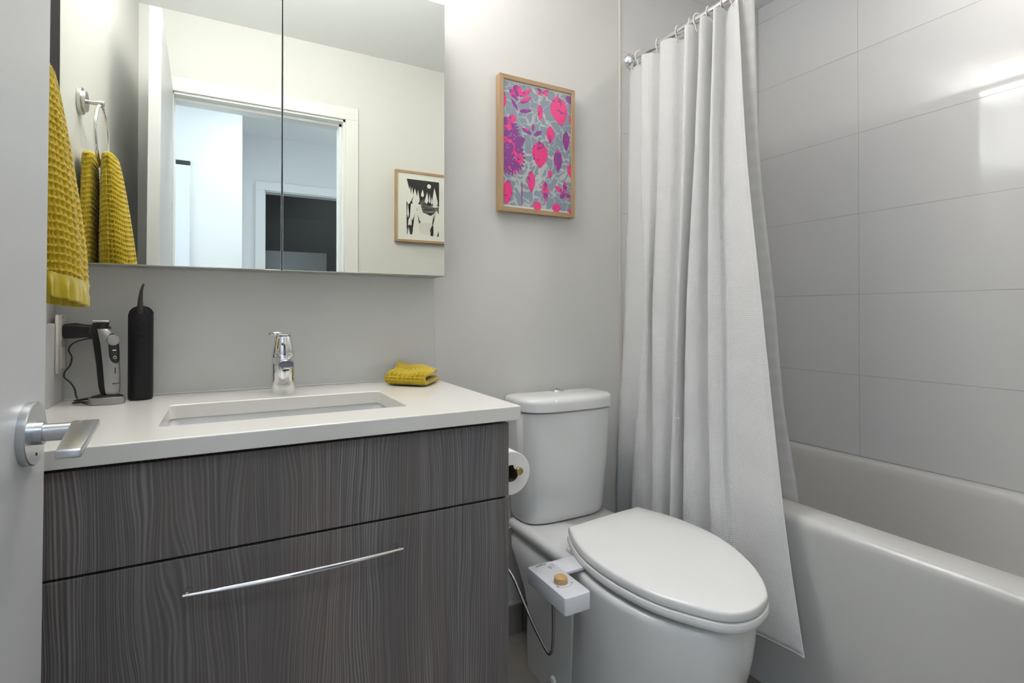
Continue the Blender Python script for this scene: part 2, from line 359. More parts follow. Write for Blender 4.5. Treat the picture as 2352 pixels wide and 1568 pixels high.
hd = MB(); hd.lathe([(0.0018, 0.0086), (0.0018, 0.0090), (0, 0.0091)], (1, 0, 0), (0, 0, 0), 12)
b = MB(); b.add([dloc(hu+0.001+p[1], p[0], hz-0.024+p[2]) for p in hd.v], hd.f); b.build('keyhole', ink, dr)
fix(dr)
# hallway seen in the mirror
b = MB(); b.box(-1.3, 0.086, -1.03, -0.93, 0, ZC); struct(b.build('wall_hallway_near', hall_paint, smooth=0))
b = MB(); b.box(-0.014, 0.086, -1.56, -1.03, 0, ZC); struct(b.build('wall_hallway_side', hall_paint, smooth=0))
b = MB(); b.box(0.086, 0.25, -1.67, -1.57, 0, ZC); b.box(1.05, 2.4, -1.67, -1.57, 0, ZC); b.box(0.25, 1.05, -1.67, -1.57, 2.03, ZC)
struct(b.build('wall_hallway_far', hall_paint, smooth=0))
b = MB(); b.box(0.19, 0.256, -1.57, -1.555, 0, 2.026, 0.001); b.box(1.044, 1.11, -1.57, -1.555, 0, 2.026, 0.001); b.box(0.19, 1.11, -1.57, -1.555, 2.026, 2.09, 0.001)
b.box(0.25, 0.262, -1.67, -1.57, 0, 2.03); b.box(0.25, 1.05, -1.67, -1.57, 2.018, 2.03); struct(b.build('trim_3', hall_paint, smooth=0))
b = MB(); b.box(-1.4, -1.3, -1.1, 0.0, 0, ZC); struct(b.build('wall_hallway_left', hall_paint, smooth=0))
b = MB(); b.box(2.4, 2.5, -1.7, 0.0, 0, ZC); struct(b.build('wall_hallway_right', hall_paint, smooth=0))
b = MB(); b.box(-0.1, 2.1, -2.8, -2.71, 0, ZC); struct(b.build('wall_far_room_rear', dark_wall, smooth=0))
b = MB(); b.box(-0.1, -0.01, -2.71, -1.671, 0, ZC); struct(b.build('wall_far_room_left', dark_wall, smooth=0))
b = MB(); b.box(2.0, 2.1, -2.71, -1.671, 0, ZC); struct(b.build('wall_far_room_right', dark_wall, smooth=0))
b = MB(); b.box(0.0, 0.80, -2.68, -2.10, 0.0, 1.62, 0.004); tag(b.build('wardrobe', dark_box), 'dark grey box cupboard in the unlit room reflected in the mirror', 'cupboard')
# closet door on the hallway wall
t = empty('door_2', None, None, (-0.45, -0.925, 0)); t['kind'] = 'structure'
b = MB(); b.box(-0.85, -0.205, -0.929, -0.915, 0.01, 1.995, 0.001); b.build('leaf', mat('closet_door', (0.66, 0.70, 0.73), 0.4), t, 0)
b = MB(); b.box(-0.86, -0.203, -0.929, -0.912, 2.0, 2.022, 0.001); b.build('track', mat('closet_track', (0.06, 0.065, 0.07), 0.35, 0.8), t, 0)
fix(t)
# ceiling lamps (the emitting glass of the two fixtures)
def lamp(x, y, label, drop=0.10, glass=None):
    t = empty('ceiling_lamp', label, 'lamp', (x, y, ZC))
    b = MB(); b.lathe([(0.120, -0.0004), (0.120, -0.018), (0.112, -0.022), (0.0, -0.022)], (0, 0, 1), (x, y, ZC), 40); b.build('base', brushed, t)
    b = MB(); b.lathe([(0.105, -0.0222), (0.14, -0.03), (0.15, -0.05), (0.15, -drop), (0.135, -drop-0.018), (0.0, -drop-0.024)], (0, 0, 1), (x, y, ZC), 40); b.build('diffuser', glass or lamp_glass, t); fix(t)
lamp(0.42, 1.24, 'round drum ceiling lamp above the sink side of the bathroom')
lamp(0.15, -0.42, 'round drum ceiling lamp in the hallway', 0.03, mat('hall_lamp_glass', (0.9, 0.9, 0.9), 0.4, emis=(0.8, 0.9, 1.0), es=12))
for x, y, lb in ((-0.12, 0.97, 'small added fill spot in the ceiling near the towel ring'), (1.74, 0.50, 'small added fill spot in the ceiling above the bathtub')):
    t = empty('fill_spot', lb, 'lamp', (x, y, ZC))  # unseen fixtures added for the two ceiling fill lights
    b = MB(); b.lathe([(0.050, -0.0004), (0.055, -0.003), (0.052, -0.006), (0.046, -0.006), (0.044, -0.001), (0.0, -0.001)], (0, 0, 1), (x, y, ZC), 36); b.build('trim_ring', brushed, t)
    fix(t)

# ------------------------------------------------------------------ vanity
t = empty('vanity_cabinet', 'dark grey-brown wood-grain vanity with a wide drawer and chrome bar handle', 'cabinet', (0.1, 1.3, 0))
b = MB(); b.box(-0.327, 0.541, 1.042, 1.55, 0.10, 0.12); b.box(-0.327, -0.311, 1.042, 1.55, 0.10, 0.841); b.box(0.525, 0.541, 1.042, 1.55, 0.10, 0.841); b.box(-0.31, 0.525, 1.538, 1.55, 0.12, 0.841)
b.box(-0.31, 0.525, 1.042, 1.05, 0.12, 0.841); b.box(-0.31, 0.525, 1.10, 1.11, 0.0, 0.10)
b.build('carcass', mat('dark_carcass', (0.03, 0.027, 0.025), 0.6), t, 0)
b = MB(); b.box(-0.328, 0.543, 1.02, 1.041, 0.6735, 0.8325, 0.0008, 1); b.build('top_front_panel', smoked, t, 0)
b = MB(); b.box(-0.328, 0.543, 1.02, 1.041, 0.115, 0.669, 0.0008, 1); df = b.build('drawer_front', smoked, t, 0)
b = MB(); rings = []
x0, x1 = -0.0605, 0.299
for i in range(41):
    s_ = i/40; x = x0+(x1-x0)*s_; bow = math.sin(PI*s_); y = 0.994-0.010*bow; hh = 0.0028+0.0022*bow; zc = 0.6205-0.001*bow
    rings.append([(x, y+0.0045*math.cos(a), zc+hh*math.sin(a)) for a in [2*PI*k/12 for k in range(12)]])
b.loft(rings)
for x in (x0+0.006, x1-0.006): b.tube([(x, 0.994, 0.6205), (x, 1.0205, 0.6205)], 0.0035, 10)
b.build('bar_handle', chrome, df)
fix(t)
# countertop with cut-out
SX0, SX1, SY0, SY1 = -0.107, 0.347, 1.115, 1.37
OX0, OX1, OY0, OY1 = -0.3445, 0.563, 1.0, YB-0.0005
b = MB(); k = 6
rings = [rr(SX0, SX1, SY0, SY1, 0.014, 0.8405, k), rr(SX0, SX1, SY0, SY1, 0.014, 0.869, k), rr(SX0-0.0018, SX1+0.0018, SY0-0.0018, SY1+0.0018, 0.0155, 0.871, k),
         rr(OX0+0.002, OX1-0.002, OY0+0.002, OY1, 0.004, 0.871, k), rr(OX0+0.0004, OX1-0.0006, OY0+0.0006, OY1, 0.004, 0.8702, k), rr(OX0, OX1, OY0, OY1, 0.004, 0.8688, k),
         rr(OX0, OX1, OY0, OY1, 0.004, 0.842, k), rr(OX0+0.001, OX1-0.001, OY0+0.001, OY1, 0.004, 0.841, k), rr(SX0, SX1, SY0, SY1, 0.014, 0.8405, k)]
b.loft(rings, False, False); o = b.build('countertop', quartz, smooth=8)
tag(o, 'white quartz countertop with a rectangular sink cut-out on the wood-grain vanity', 'countertop')
t = empty('sink_basin', 'white rectangular undermount sink basin under the countertop cut-out', 'sink', (0.12, 1.24, 0.72))
b = MB(); g = 0.006
b.loft([rr(SX0-0.03, SX1+0.03, SY0-0.03, SY1+0.03, 0.03, 0.840, 8), rr(SX0-g, SX1+g, SY0-g, SY1+g, 0.022, 0.840, 8), rr(SX0-g+0.002, SX1+g-0.002, SY0-g+0.002, SY1+g-0.002, 0.024, 0.834, 8),
        rr(SX0+0.006, SX1-0.006, SY0+0.006, SY1-0.006, 0.035, 0.76, 8), rr(SX0+0.02, SX1-0.02, SY0+0.02, SY1-0.02, 0.04, 0.735, 8), rr(SX0+0.05, SX1-0.05, SY0+0.05, SY1-0.05, 0.04, 0.728, 8), rr(0.10, 0.14, 1.225, 1.26, 0.015, 0.724, 8)], False, True)
b.loft([rr(SX0-0.03, SX1+0.03, SY0-0.03, SY1+0.03, 0.03, 0.840, 8), rr(SX0-0.03, SX1+0.03, SY0-0.03, SY1+0.03, 0.03, 0.825, 8), rr(SX0-0.008, SX1+0.008, SY0-0.008, SY1+0.008, 0.03, 0.82, 8), rr(SX0+0.0, SX1-0.0, SY0+0.0, SY1, 0.03, 0.72, 8)], False, True)
b.build('bowl', porcelain, t, 40)
b = MB(); b.lathe([(0.022, 0), (0.022, 0.003), (0.016, 0.004), (0.0, 0.002)], (0, 0, 1), (0.12, 1.2425, 0.7245), 24); b.build('drain', chrome, t)
b = MB(); b.torus((0.127, SY1-0.0005, 0.792), 0.0085, 0.0008, (0, 1, 0), 28, 6); b.tube([(0.127, SY1-0.0009, 0.784), (0.127, SY1-0.0009, 0.800)], 0.0006, 6); b.build('overflow_ring', mat('faint_grey', (0.45, 0.46, 0.48), 0.3), t)
fix(t)
# backsplash
b = MB(); b.box(-0.345, 0.566, YB-0.009, YB, 0.8715, 1.60, 0.0005, 1); o = b.build('backsplash_panel', panel_m, smooth=0); b = MB(); b.box(-0.329, 0.5655, YB-0.0125, YB-0.0092, 0.8711, 0.8745, 0.001, 1); b.build('caulk_bead', trim_paint, o, 0); tag(o, 'pale grey glossy backsplash panel behind the faucet, under the mirror cabinet', 'backsplash')
b = MB(); b.box(-0.345, -0.33, 1.0, YB-0.0095, 0.8715, 1.049, 0.0005, 1); o = b.build('side_splash_panel', panel_m, smooth=0); tag(o, 'short glossy splash panel on the left wall beside the outlet', 'backsplash')

# ------------------------------------------------------------------ mirror cabinet
t = empty('mirror_cabinet', 'wall-mounted medicine cabinet with two mirrored doors above the sink', 'cabinet', (0.12, 1.52, 1.18))
MX0, MX1, MY, MZ0, MZ1 = -0.320, 0.566, 1.467, 1.1815, 1.986
b = MB(); b.box(MX0, MX1, MY+0.006, YB-0.0095, MZ0-0.001, MZ1); b.build('cabinet_body', cab_metal, t, 0)
b = MB(); b.box(XLW+0.001, MX0, MY+0.012, MY+0.018, MZ0, MZ1); b.build('gap_shade_strip', gap_shade_m, t, 0)  # dark strip painted in for the shade between cabinet and wall
seam = 0.1236
b = MB(); b.box(seam-0.004, seam+0.004, MY+0.0046, MY+0.0062, MZ0, MZ1); b.build('gap_strip', black_pl, t, 0)
for a, c in ((MX0, seam-0.0016), (seam+0.0016, MX1)):
    b = MB(); b.box(a, c, MY+0.0002, MY+0.0045, MZ0, MZ1, 0.0006, 1); d = b.build('mirror_door', mirror_edge, t, 0)
    q = MB(); q.add([(a+0.0012, MY-0.0001, MZ0+0.0014), (c-0.0012, MY-0.0001, MZ0+0.0014), (c-0.0012, MY-0.0001, MZ1-0.0012), (a+0.0012, MY-0.0001, MZ1-0.0012)], [(0, 1, 2, 3)])
    q.build('mirror_glass', mirror_m, d, 0)
fix(t)

t = empty('fill_light_bar', 'added upward fill light bar, unseen on top of the mirror cabinet', 'lamp', (0.12, 1.51, MZ1))  # added out of view to lift the ceiling
b = MB(); b.box(-0.28, 0.34, 1.48, 1.52, MZ1+0.0005, MZ1+0.022, 0.002); b.build('housing', brushed, t, 0)
b = MB(); b.box(-0.27, 0.33, 1.485, 1.515, MZ1+0.0222, MZ1+0.0245); b.build('diffuser', mat('fill_bar_glow', (0.9, 0.9, 0.9), 0.5, emis=(0.93, 0.97, 1.0), es=6), t, 0); fix(t)  # glowing top of the added fill bar
# ------------------------------------------------------------------ faucet
t = empty('faucet', 'chrome single-lever faucet standing behind the sink', 'faucet', (0.125, 1.448, 0.871))
fx, fy = 0.126, 1.452
def ell(cx, cy, rx, ry, z, n=36, flat=0): return [(cx+rx*math.copysign(abs(math.cos(a))**0.85, math.cos(a)), cy+ry*math.copysign(abs(math.sin(a))**0.85, math.sin(a)), z) for a in [2*PI*i/n for i in range(n)]]
b = MB(); b.loft([ell(fx, fy, 0.0265, 0.0235, 0.8712), ell(fx, fy, 0.0272, 0.024, 0.8735), ell(fx, fy, 0.0268, 0.024, 0.90), ell(fx, fy, 0.0272, 0.0245, 0.945), ell(fx, fy, 0.0275, 0.025, 0.960), ell(fx, fy, 0.0265, 0.0245, 0.9625)]); b.build('body', chrome, t)
# spout: oblong section leaning forward and down
b = MB(); rings = []
for y, z, hw, hh in ((1.455, 0.953, 0.0250, 0.0135), (1.43, 0.9535, 0.0245, 0.013), (1.41, 0.953, 0.0230, 0.0115), (1.39, 0.951, 0.0200, 0.0095), (1.376, 0.9492, 0.0180, 0.0078), (1.370, 0.948, 0.0165, 0.0060)):
    rings.append([(fx+hw*math.copysign(abs(math.cos(a))**0.6, math.cos(a)), y, z+hh*math.copysign(abs(math.sin(a))**0.6, math.sin(a))) for a in [2*PI*i/32 for i in range(32)]])
b.loft(rings); b.build('spout', chrome, t)
b = MB(); b.lathe([(0.0, 0.0), (0.0095, 0.0), (0.0105, 0.001), (0.0105, 0.010), (0.0, 0.0105)], (0, 0.35, 1), (fx, 1.3805, 0.9345), 24); ae = b.build('aerator', chrome, t)
b = MB(); b.lathe([(0.0, -0.0006), (0.0082, -0.0005)], (0, 0.35, 1), (fx, 1.3805, 0.9345), 24, False); b.build('aerator_screen', dark_gap, ae)
b = MB(); b.loft([ell(fx, fy, 0.0255, 0.0238, 0.963), ell(fx, fy, 0.0262, 0.0242, 0.965), ell(fx, fy, 0.0245, 0.023, 0.975), ell(fx, fy, 0.0195, 0.019, 1.001), ell(fx, fy, 0.0185, 0.018, 1.003), ell(fx, fy, 0.0, 0.0, 1.0035)], True, False); cap = b.build('lever_cap', chrome, t)
b = MB()
for cx_, hz_, off in ((0, 0.0, 0.0),):
    out_ = []
    for z_, sc in ((1.0025, 0.97), (1.0035, 1.0), (1.0085, 1.0), (1.0095, 0.96)):
        r_ = []
        for i in range(40):
            a = 2*PI*i/40; ca, sa = math.cos(a), math.sin(a)
            ext = 0.0200+0.017*max(0, -ca*0.85-sa*0.5)**3
            r_.append((fx-0.002+ext*ca*sc, fy+ext*sa*sc, z_+0.004*max(0, -sa)*0.6+0.002*(-ca if ca < 0 else 0)))
        out_.append(r_)
b.loft(out_); b.build('lever', chrome, t)
b = MB(); b.lathe([(0.0032, -0.001), (0.0032, 0.0006), (0, 0.0007)], (-0.15, -1, 0.2), (fx-0.003, fy-0.0216, 0.985), 16); b.build('temperature_dot', mat('grey_dot', (0.10, 0.10, 0.09), 0.4), cap)
for c_ in t.children:
    if c_.name.split('.')[0] in ('body', 'lever_cap', 'lever'):
        for o_ in [c_]+list(c_.children):
            for v_ in o_.data.vertices: v_.co.z = 0.871+(v_.co.z-0.871)*1.082
fix(t)

# ------------------------------------------------------------------ outlet, adapter, trimmer, flosser
t = empty('wall_outlet', 'white wall outlet plate on the left wall beside the trimmer', 'outlet', (-0.33, 1.525, 1.0))
b = MB(); b.box(-0.3298, -0.324, 1.488, 1.5545, 0.938, 1.068, 0.002, 2); b.build('plate', white_pl, t)
for z in (0.972, 1.034):
    b = MB(); b.box(-0.3245, -0.3222, 1.506, 1.537, z-0.0235, z+0.0235, 0.001, 1); b.build('receptacle', white_pl, t)
for z in (0.944, 1.062):
    b = MB(); b.lathe([(0.003, 0), (0.003, 0.0008), (0, 0.0012)], (1, 0, 0), (-0.324, 1.5215, z), 12); b.build('screw', brushed, t)
fix(t)
t = empty('power_adapter', 'black plug-in adapter in the outlet with a thin black cord coiled on the countertop', 'charger', (-0.30, 1.52, 1.0))
b = MB(); rings = []
for x, hh, hw, zc in ((-0.3218, 0.012, 0.014, 1.032), (-0.3185, 0.0165, 0.017, 1.031), (-0.300, 0.0175, 0.0175, 1.032), (-0.285, 0.015, 0.016, 1.031), (-0.262, 0.0145, 0.0155, 1.030), (-0.245, 0.0145, 0.0155, 1.029), (-0.238, 0.012, 0.013, 1.029)):
    rings.append([(x, 1.5215+hw*math.copysign(abs(math.cos(a))**0.5, math.cos(a)), zc+hh*math.copysign(abs(math.sin(a))**0.5, math.sin(a))) for a in [2*PI*i/28 for i in range(28)]])
b.loft(rings); ad = b.build('adapter_body', black_pl, t)
cord = [(-0.240, 1.516, 1.022), (-0.256, 1.50, 1.0175), (-0.284, 1.49, 1.012), (-0.3, 1.485, 1.003), (-0.305, 1.483, 0.990), (-0.299, 1.48, 0.975), (-0.302, 1.48, 0.957), (-0.310, 1.478, 0.944), (-0.3105, 1.475, 0.932), (-0.300, 1.474, 0.920), (-0.292, 1.472, 0.905), (-0.289, 1.470, 0.890), (-0.281, 1.462, 0.879),
        (-0.268, 1.452, 0.8745), (-0.256, 1.455, 0.8742), (-0.250, 1.468, 0.8742), (-0.262, 1.478, 0.8744), (-0.282, 1.478, 0.876), (-0.294, 1.468, 0.8762), (-0.288, 1.455, 0.877), (-0.268, 1.449, 0.879), (-0.252, 1.456, 0.881), (-0.252, 1.470, 0.8815), (-0.268, 1.480, 0.8805), (-0.286, 1.474, 0.880), (-0.290, 1.462, 0.8815), (-0.276, 1.457, 0.8845), (-0.255, 1.459, 0.886), (-0.240, 1.462, 0.8862), (-0.232, 1.462, 0.884)]
b = MB(); b.tube([tuple(p) for p in catmull(cord, 5)], 0.0017, 8); b.build('cord', black_pl, t)
fix(t)
t = empty('charging_stand', 'half-round charging stand with a silver rim under the trimmer', 'charger', (-0.232, 1.45, 0.871))
def dring(cx, cy, rx, ry, z, n=40):
    r = []
    for i in range(n):
        a = 2*PI*i/n; c_, s_ = math.cos(a), math.sin(a); r.append((cx+rx*c_, cy+(ry*s_ if s_ < 0 else ry*0.7*s_), z))
    return r
b = MB(); b.loft([dring(-0.232, 1.452, 0.0320, 0.020, 0.8712), dring(-0.232, 1.452, 0.0330, 0.021, 0.8722), dring(-0.232, 1.452, 0.0330, 0.021, 0.8865), dring(-0.232, 1.452, 0.0320, 0.020, 0.8872)]); st = b.build('rim', grey_metal, t)
b = MB(); b.loft([dring(-0.232, 1.452, 0.0312, 0.0194, 0.887), dring(-0.232, 1.454, 0.027, 0.0175, 0.890), dring(-0.230, 1.456, 0.012, 0.009, 0.8945)]); b.build('top_plate', black_pl, t)
fix(t)
# beard trimmer
t = empty('beard_trimmer', 'silver and black beard trimmer standing upright on its charging stand', 'trimmer', (-0.228, 1.456, 0.89))
prof = [(0.889, -0.2255, 0.009, 0.009), (0.8915, -0.2262, 0.0135, 0.0125), (0.897, -0.2275, 0.0175, 0.0145), (0.91, -0.2285, 0.0192, 0.0155), (0.935, -0.230, 0.020, 0.016), (0.96, -0.2315, 0.0205, 0.0165), (0.985, -0.2335, 0.0215, 0.0165), (1.005, -0.2355, 0.022, 0.016), (1.020, -0.2385, 0.021, 0.0155), (1.032, -0.242, 0.0175, 0.014), (1.037, -0.244, 0.0145, 0.0125)]
def tr_ring(z, cx, rx, ry, a0=0, a1=2*PI, n=36, grow=0, closed=True):
    m_ = n if closed else n+1
    return [(cx+(rx+grow)*math.copysign(abs(math.cos(a))**0.8, math.cos(a)), 1.456+(ry+grow)*math.copysign(abs(math.sin(a))**0.8, math.sin(a)), z) for a in [a0+(a1-a0)*i/n for i in range(m_)]]
b = MB(); b.loft([tr_ring(z, cx, rx, ry) for z, cx, rx, ry in prof]); body = b.build('grip', black_soft, t)
b = MB(); b.loft([tr_ring(z, cx, rx, ry, math.radians(258), math.radians(368), 30, 0.0006+0.0006*(0 < i < 9), False) for i, (z, cx, rx, ry) in enumerate(prof[1:])], False, False, False)
sh = b.build('silver_shell', grey_metal, t); sh['label'] = 'brushed silver front shell'
def onshell(u, z, g):  # u in radians around the front, z height -> point just outside the shell
    for i in range(len(prof)-1):
        if prof[i][0] <= z <= prof[i+1][0]:
            k_ = (z-prof[i][0])/(prof[i+1][0]-prof[i][0]); cx, rx, ry = [prof[i][j]+(prof[i+1][j]-prof[i][j])*k_ for j in (1, 2, 3)]
            return (cx+(rx+g)*math.copysign(abs(math.cos(u))**0.8, math.cos(u)), 1.456+(ry+g)*math.copysign(abs(math.sin(u))**0.8, math.sin(u)), z)
b = MB(); v = []; f = []; nn = 14; mm = 22
for j in range(mm+1):
    s_ = -1+2*j/mm; zz = 0.994+s_*0.034; w = 0.66*math.sqrt(max(0.0, 1-abs(s_)**3.5)); cen = math.radians(320)+0.06*s_
    for i in range(nn+1): v.append(onshell(cen-w+2*w*i/nn, zz, 0.0018))
for j in range(mm):
    for i in range(nn): f.append((j*(nn+1)+i, j*(nn+1)+i+1, (j+1)*(nn+1)+i+1, (j+1)*(nn+1)+i))
b.add(v, f); b.build('control_panel', black_pl, t)
dp = onshell(math.radians(311), 1.012, 0.0018); dn = (0.52, -0.84, 0.12)
b = MB(); b.lathe([(0.0118, -0.003), (0.0118, 0.003), (0.0108, 0.0042), (0.0, 0.0044)], dn, dp, 32); dial = b.build('dial', grey_metal, t)
b = MB(); dv = Vector(dn).normalized(); u_ = Vector((0.85, 0.52, 0)).normalized(); w_ = dv.cross(u_)
for i in range(20):
    a = 2*PI*i/20; p = Vector(dp)+dv*0.0043+u_*math.cos(a)*0.0085+w_*math.sin(a)*0.0085; b.lathe([(0.0005, 0), (0.0005, 0.0003), (0, 0.0003)], dn, p, 6)
b.build('dial_dots', ink, dial, 0)
b = MB(); pp = Vector(onshell(math.radians(308), 0.974, 0.0026)); b.torus(pp, 0.0030, 0.0004, dn, 20, 6); b.tube([pp+Vector((0, 0, 0.0008)), pp+Vector((0, 0, 0.0040))], 0.00045, 6); b.build('power_icon', print_w, t)
b = MB(); pp = Vector(onshell(math.radians(308), 0.990, 0.0024)); b.tube([pp-u_*0.0036, pp+u_*0.0036], 0.0010, 6); b.build('battery_mark', print_w, t)
b = MB(); pp = Vector(onshell(math.radians(308), 0.945, 0.0012)); b.tube([pp-Vector((0, 0, 0.0065)), pp+Vector((0, 0, 0.0065))], 0.0010, 8); b.build('indicator', ink, t)
pp = onshell(math.radians(308), 0.9165, 0.0022); text_mesh('lettering', 'BRAUN', 0.0042, ink, t, frame_matrix(pp, (0.85, 0.52, 0), (0, 0, 1)))
pp = onshell(math.radians(308), 0.926, 0.0020); b = MB(); b.tube([Vector(pp)-u_*0.004, Vector(pp)+u_*0.004], 0.0003, 5); b.build('fine_print', mat('grey_ink', (0.25, 0.24, 0.23), 0.6), t)
b = MB(); b.loft([tr_ring(1.024, -0.248, 0.0135, 0.0125), tr_ring(1.030, -0.2495, 0.0150, 0.0130), tr_ring(1.037, -0.248, 0.0160, 0.0120), tr_ring(1.045, -0.2455, 0.0155, 0.0100), tr_ring(1.052, -0.243, 0.0148, 0.0075)]); b.build('head', mat('bronze_black', (0.03, 0.026, 0.022), 0.3, 0.4), t)
b = MB(); b.box(-0.2570, -0.2275, 1.443, 1.456, 1.051, 1.0550, 0.0008, 1)
for i in range(12): b.box(-0.2562+i*0.0023, -0.2552+i*0.0023, 1.4405, 1.4432, 1.0525, 1.0545)
b.build('blade', brushed, t)
fix(t)
# water flosser
t = empty('water_flosser', 'black cylindrical cordless water flosser with a thin nozzle on the countertop', 'water flosser', (-0.176, 1.4926, 0.871))
b = MB(); cx, cy = -0.176, 1.495
pr = [(0.022, 0.8712), (0.0235, 0.8735), (0.0245, 0.879), (0.0245, 0.95), (0.0246, 1.02), (0.0246, 1.066), (0.0236, 1.0705)]
b.lathe([(r, z) for r, z in pr], (0, 0, 1), (cx, cy, 0), 48); b.build('body', black_soft, t)
b = MB(); rings = []
for i in range(9):
    a = (PI/2)*i/8; z = 1.069+0.020*math.sin(a); w = 0.0245*math.cos(a)+0.0001
    rings.append([(cx+w*math.cos(q), cy+0.006+(0.0125*math.cos(a)+0.002)*math.sin(q), z) for q in [2*PI*j/32 for j in range(32)]])
b.loft(rings); b.build('collar', black_soft, t)
b = MB(); b.tube([(cx, cy-0.006, 1.068), (cx-0.001, cy-0.006, 1.085), (cx-0.0005, cy-0.006, 1.105), (cx+0.001, cy-0.006, 1.122), (cx+0.0035, cy-0.006, 1.134), (cx+0.006, cy-0.006, 1.140)], [0.0066, 0.0062, 0.0048, 0.0035, 0.0026, 0.0020], 14); nz = b.build('nozzle', mat('smoky_plastic', (0.035, 0.03, 0.028), 0.3), t)
b = MB(); b.torus((cx+0.004, cy-0.0248, 1.045), 0.008, 0.0005, (0.0, 1, 0), 24, 6); b.torus((cx+0.004, cy-0.0248, 1.018), 0.008, 0.0005, (0, 1, 0), 24, 6); b.build('button_rings', black_pl, t)
fix(t)

# ------------------------------------------------------------------ towel ring + towel
t = empty('towel_ring', 'brushed metal towel ring on the left wall holding the mustard towel', 'towel ring', (XLW, 1.17, 1.63))
b = MB(); b.lathe([(0.034, 0.0003), (0.035, 0.001), (0.035, 0.0085), (0.034, 0.0095), (0.027, 0.0097), (0.027, 0.0165), (0.026, 0.0175), (0, 0.0176)], (1, 0, 0), (XLW, 1.17, 1.632), 48); b.build('wall_mount', brushed, t)
b = MB(); b.lathe([(0.0055, 0.017), (0.0055, 0.040), (0.008, 0.041), (0.0085, 0.052), (0.007, 0.054), (0, 0.0545)], (1, 0, 0), (XLW, 1.17, 1.632), 24); b.build('post', brushed, t)
b = MB(); b.torus((-0.298, 1.158, 1.546), 0.081, 0.0042, (1, 0, 0), 64, 12); b.build('ring', chrome, t)
fix(t)
def waffle(u, v, cell, depth):
    rs = np.abs(np.sin(np.pi*u/cell)); rt = np.abs(np.sin(np.pi*v/cell))
    return -depth*np.clip((rs*rt), 0, 1)**0.9
def lobe(name, z_top, z_bot, ctr, half, pleat, n_cells, parent, cell, depth, seed, zhem):
    """hanging folded towel half: closed cross-sections with knitted cells; returns body and hem"""
    rs = np.random.RandomState(seed); nv = int((z_top-zhem)/0.0018); nu = n_cells*7
    th = np.linspace(0, 2*PI, nu, endpoint=False); rings = []
    ph = rs.uniform(0, 6.28, 6)
    def ring(z, disp, fl=1.0):
        t_ = (z_top-z)/(z_top-z_bot); xc, yc = ctr(t_); a, w = half(t_)
        c_, s_ = np.cos(th), np.sin(th)
        ex = np.sign(c_)*np.abs(c_)**0.75; ey = np.sign(s_)*np.abs(s_)**0.9
        pl = pleat*min(1, 0.25+t_*1.1)*(np.sin(7*th+ph[0]+1.2*t_)*0.55+np.sin(11*th+ph[1]-1.5*t_)*0.45+0.4*np.sin(4*th+ph[2]))
        x = xc+(a+pl*0.8)*ex; y = yc+(w+pl*0.5)*ey
        nx = ex/a; ny = ey/w; L_ = np.sqrt(nx*nx+ny*ny)+1e-9; nx /= L_; ny /= L_
        u = th/(2*PI)*n_cells*cell; v = (z_top-z)+0.004*np.sin(3*th+ph[3])
        if disp: 
            d = waffle(u, np.full_like(u, 0)+v, cell, depth)*fl+0.0006*np.sin(u*900+v*700)
        else: d = 0.0004+0.0030*np.sin(13*th+ph[4])*np.clip((zhem-z)/0.02, 0, 1)+0.0018*np.sin(23*th+ph[5])*np.clip((zhem-z)/0.02, 0, 1)
        return np.stack([x+nx*d, y+ny*d, np.full_like(x, z)+(-0.010*t_*np.sin(th*1.0+0.6))], 1)
    # dome
    for k_ in range(18):
        q = k_/18; z = z_top-0.001*k_; sc = math.sin(math.acos(1-min(1, (q+0.02))))
        r = ring(z, True, q); c0 = np.array([*ctr(0), z]); r2 = c0+(r-c0)*np.array([sc, sc, 1]); rings.append(r2)
    z = z_top-0.018
    while z > zhem: rings.append(ring(z, True)); z -= 0.0018
    A = np.concatenate(rings); n = nu; R_ = len(rings)
    i, j = np.meshgrid(np.arange(R_-1), np.arange(n), indexing='ij'); k2 = (j+1) % n
    F = np.stack([i*n+j, i*n+k2, (i+1)*n+k2, (i+1)*n+j], -1).reshape(-1, 4).tolist()
    F.append(list(range(n)))
    body_ = link(name, A, F, mustard, parent, 180)
    hr = []
    for z in np.linspace(zhem+0.003, z_bot, 14): hr.append(ring(z, False))
    last = hr[-1]; inner = last.copy(); cxy = last[:, :2].mean(0)
    inner[:, :2] = cxy+(inner[:, :2]-cxy)*0.90; inner[:, 2] += 0.0005; hr.append(inner)
    deep = inner.copy(); deep[:, 2] += 0.02; hr.append(deep)
    mb = MB(); mb.loft([[tuple(p) for p in r] for r in hr], False, True); mb.build('hem', mustard_hem, body_, 180)
    return body_
t = empty('hand_towel', 'mustard yellow waffle-knit hand towel hanging through the metal ring', 'towel', (-0.29, 1.15, 1.5))
lobe('front_fold', 1.506, 1.092, lambda s: (-0.281+0.024*min(1, s*1.1)**0.8, 1.156-0.004*s), lambda s: (0.013+0.026*min(1, s*1.3)**0.7, 0.052+0.052*min(1, s*1.6)**0.75), 0.0042, 38, t, 0.0128, 0.0095, 3, 1.128)
lobe('back_fold', 1.502, 1.082, lambda s: (-0.3215, 1.160), lambda s: (0.0145+0.003*s, 0.050+0.045*min(1, s*1.5)**0.8), 0.0015, 32, t, 0.0128, 0.0065, 5, 1.118)
fix(t)

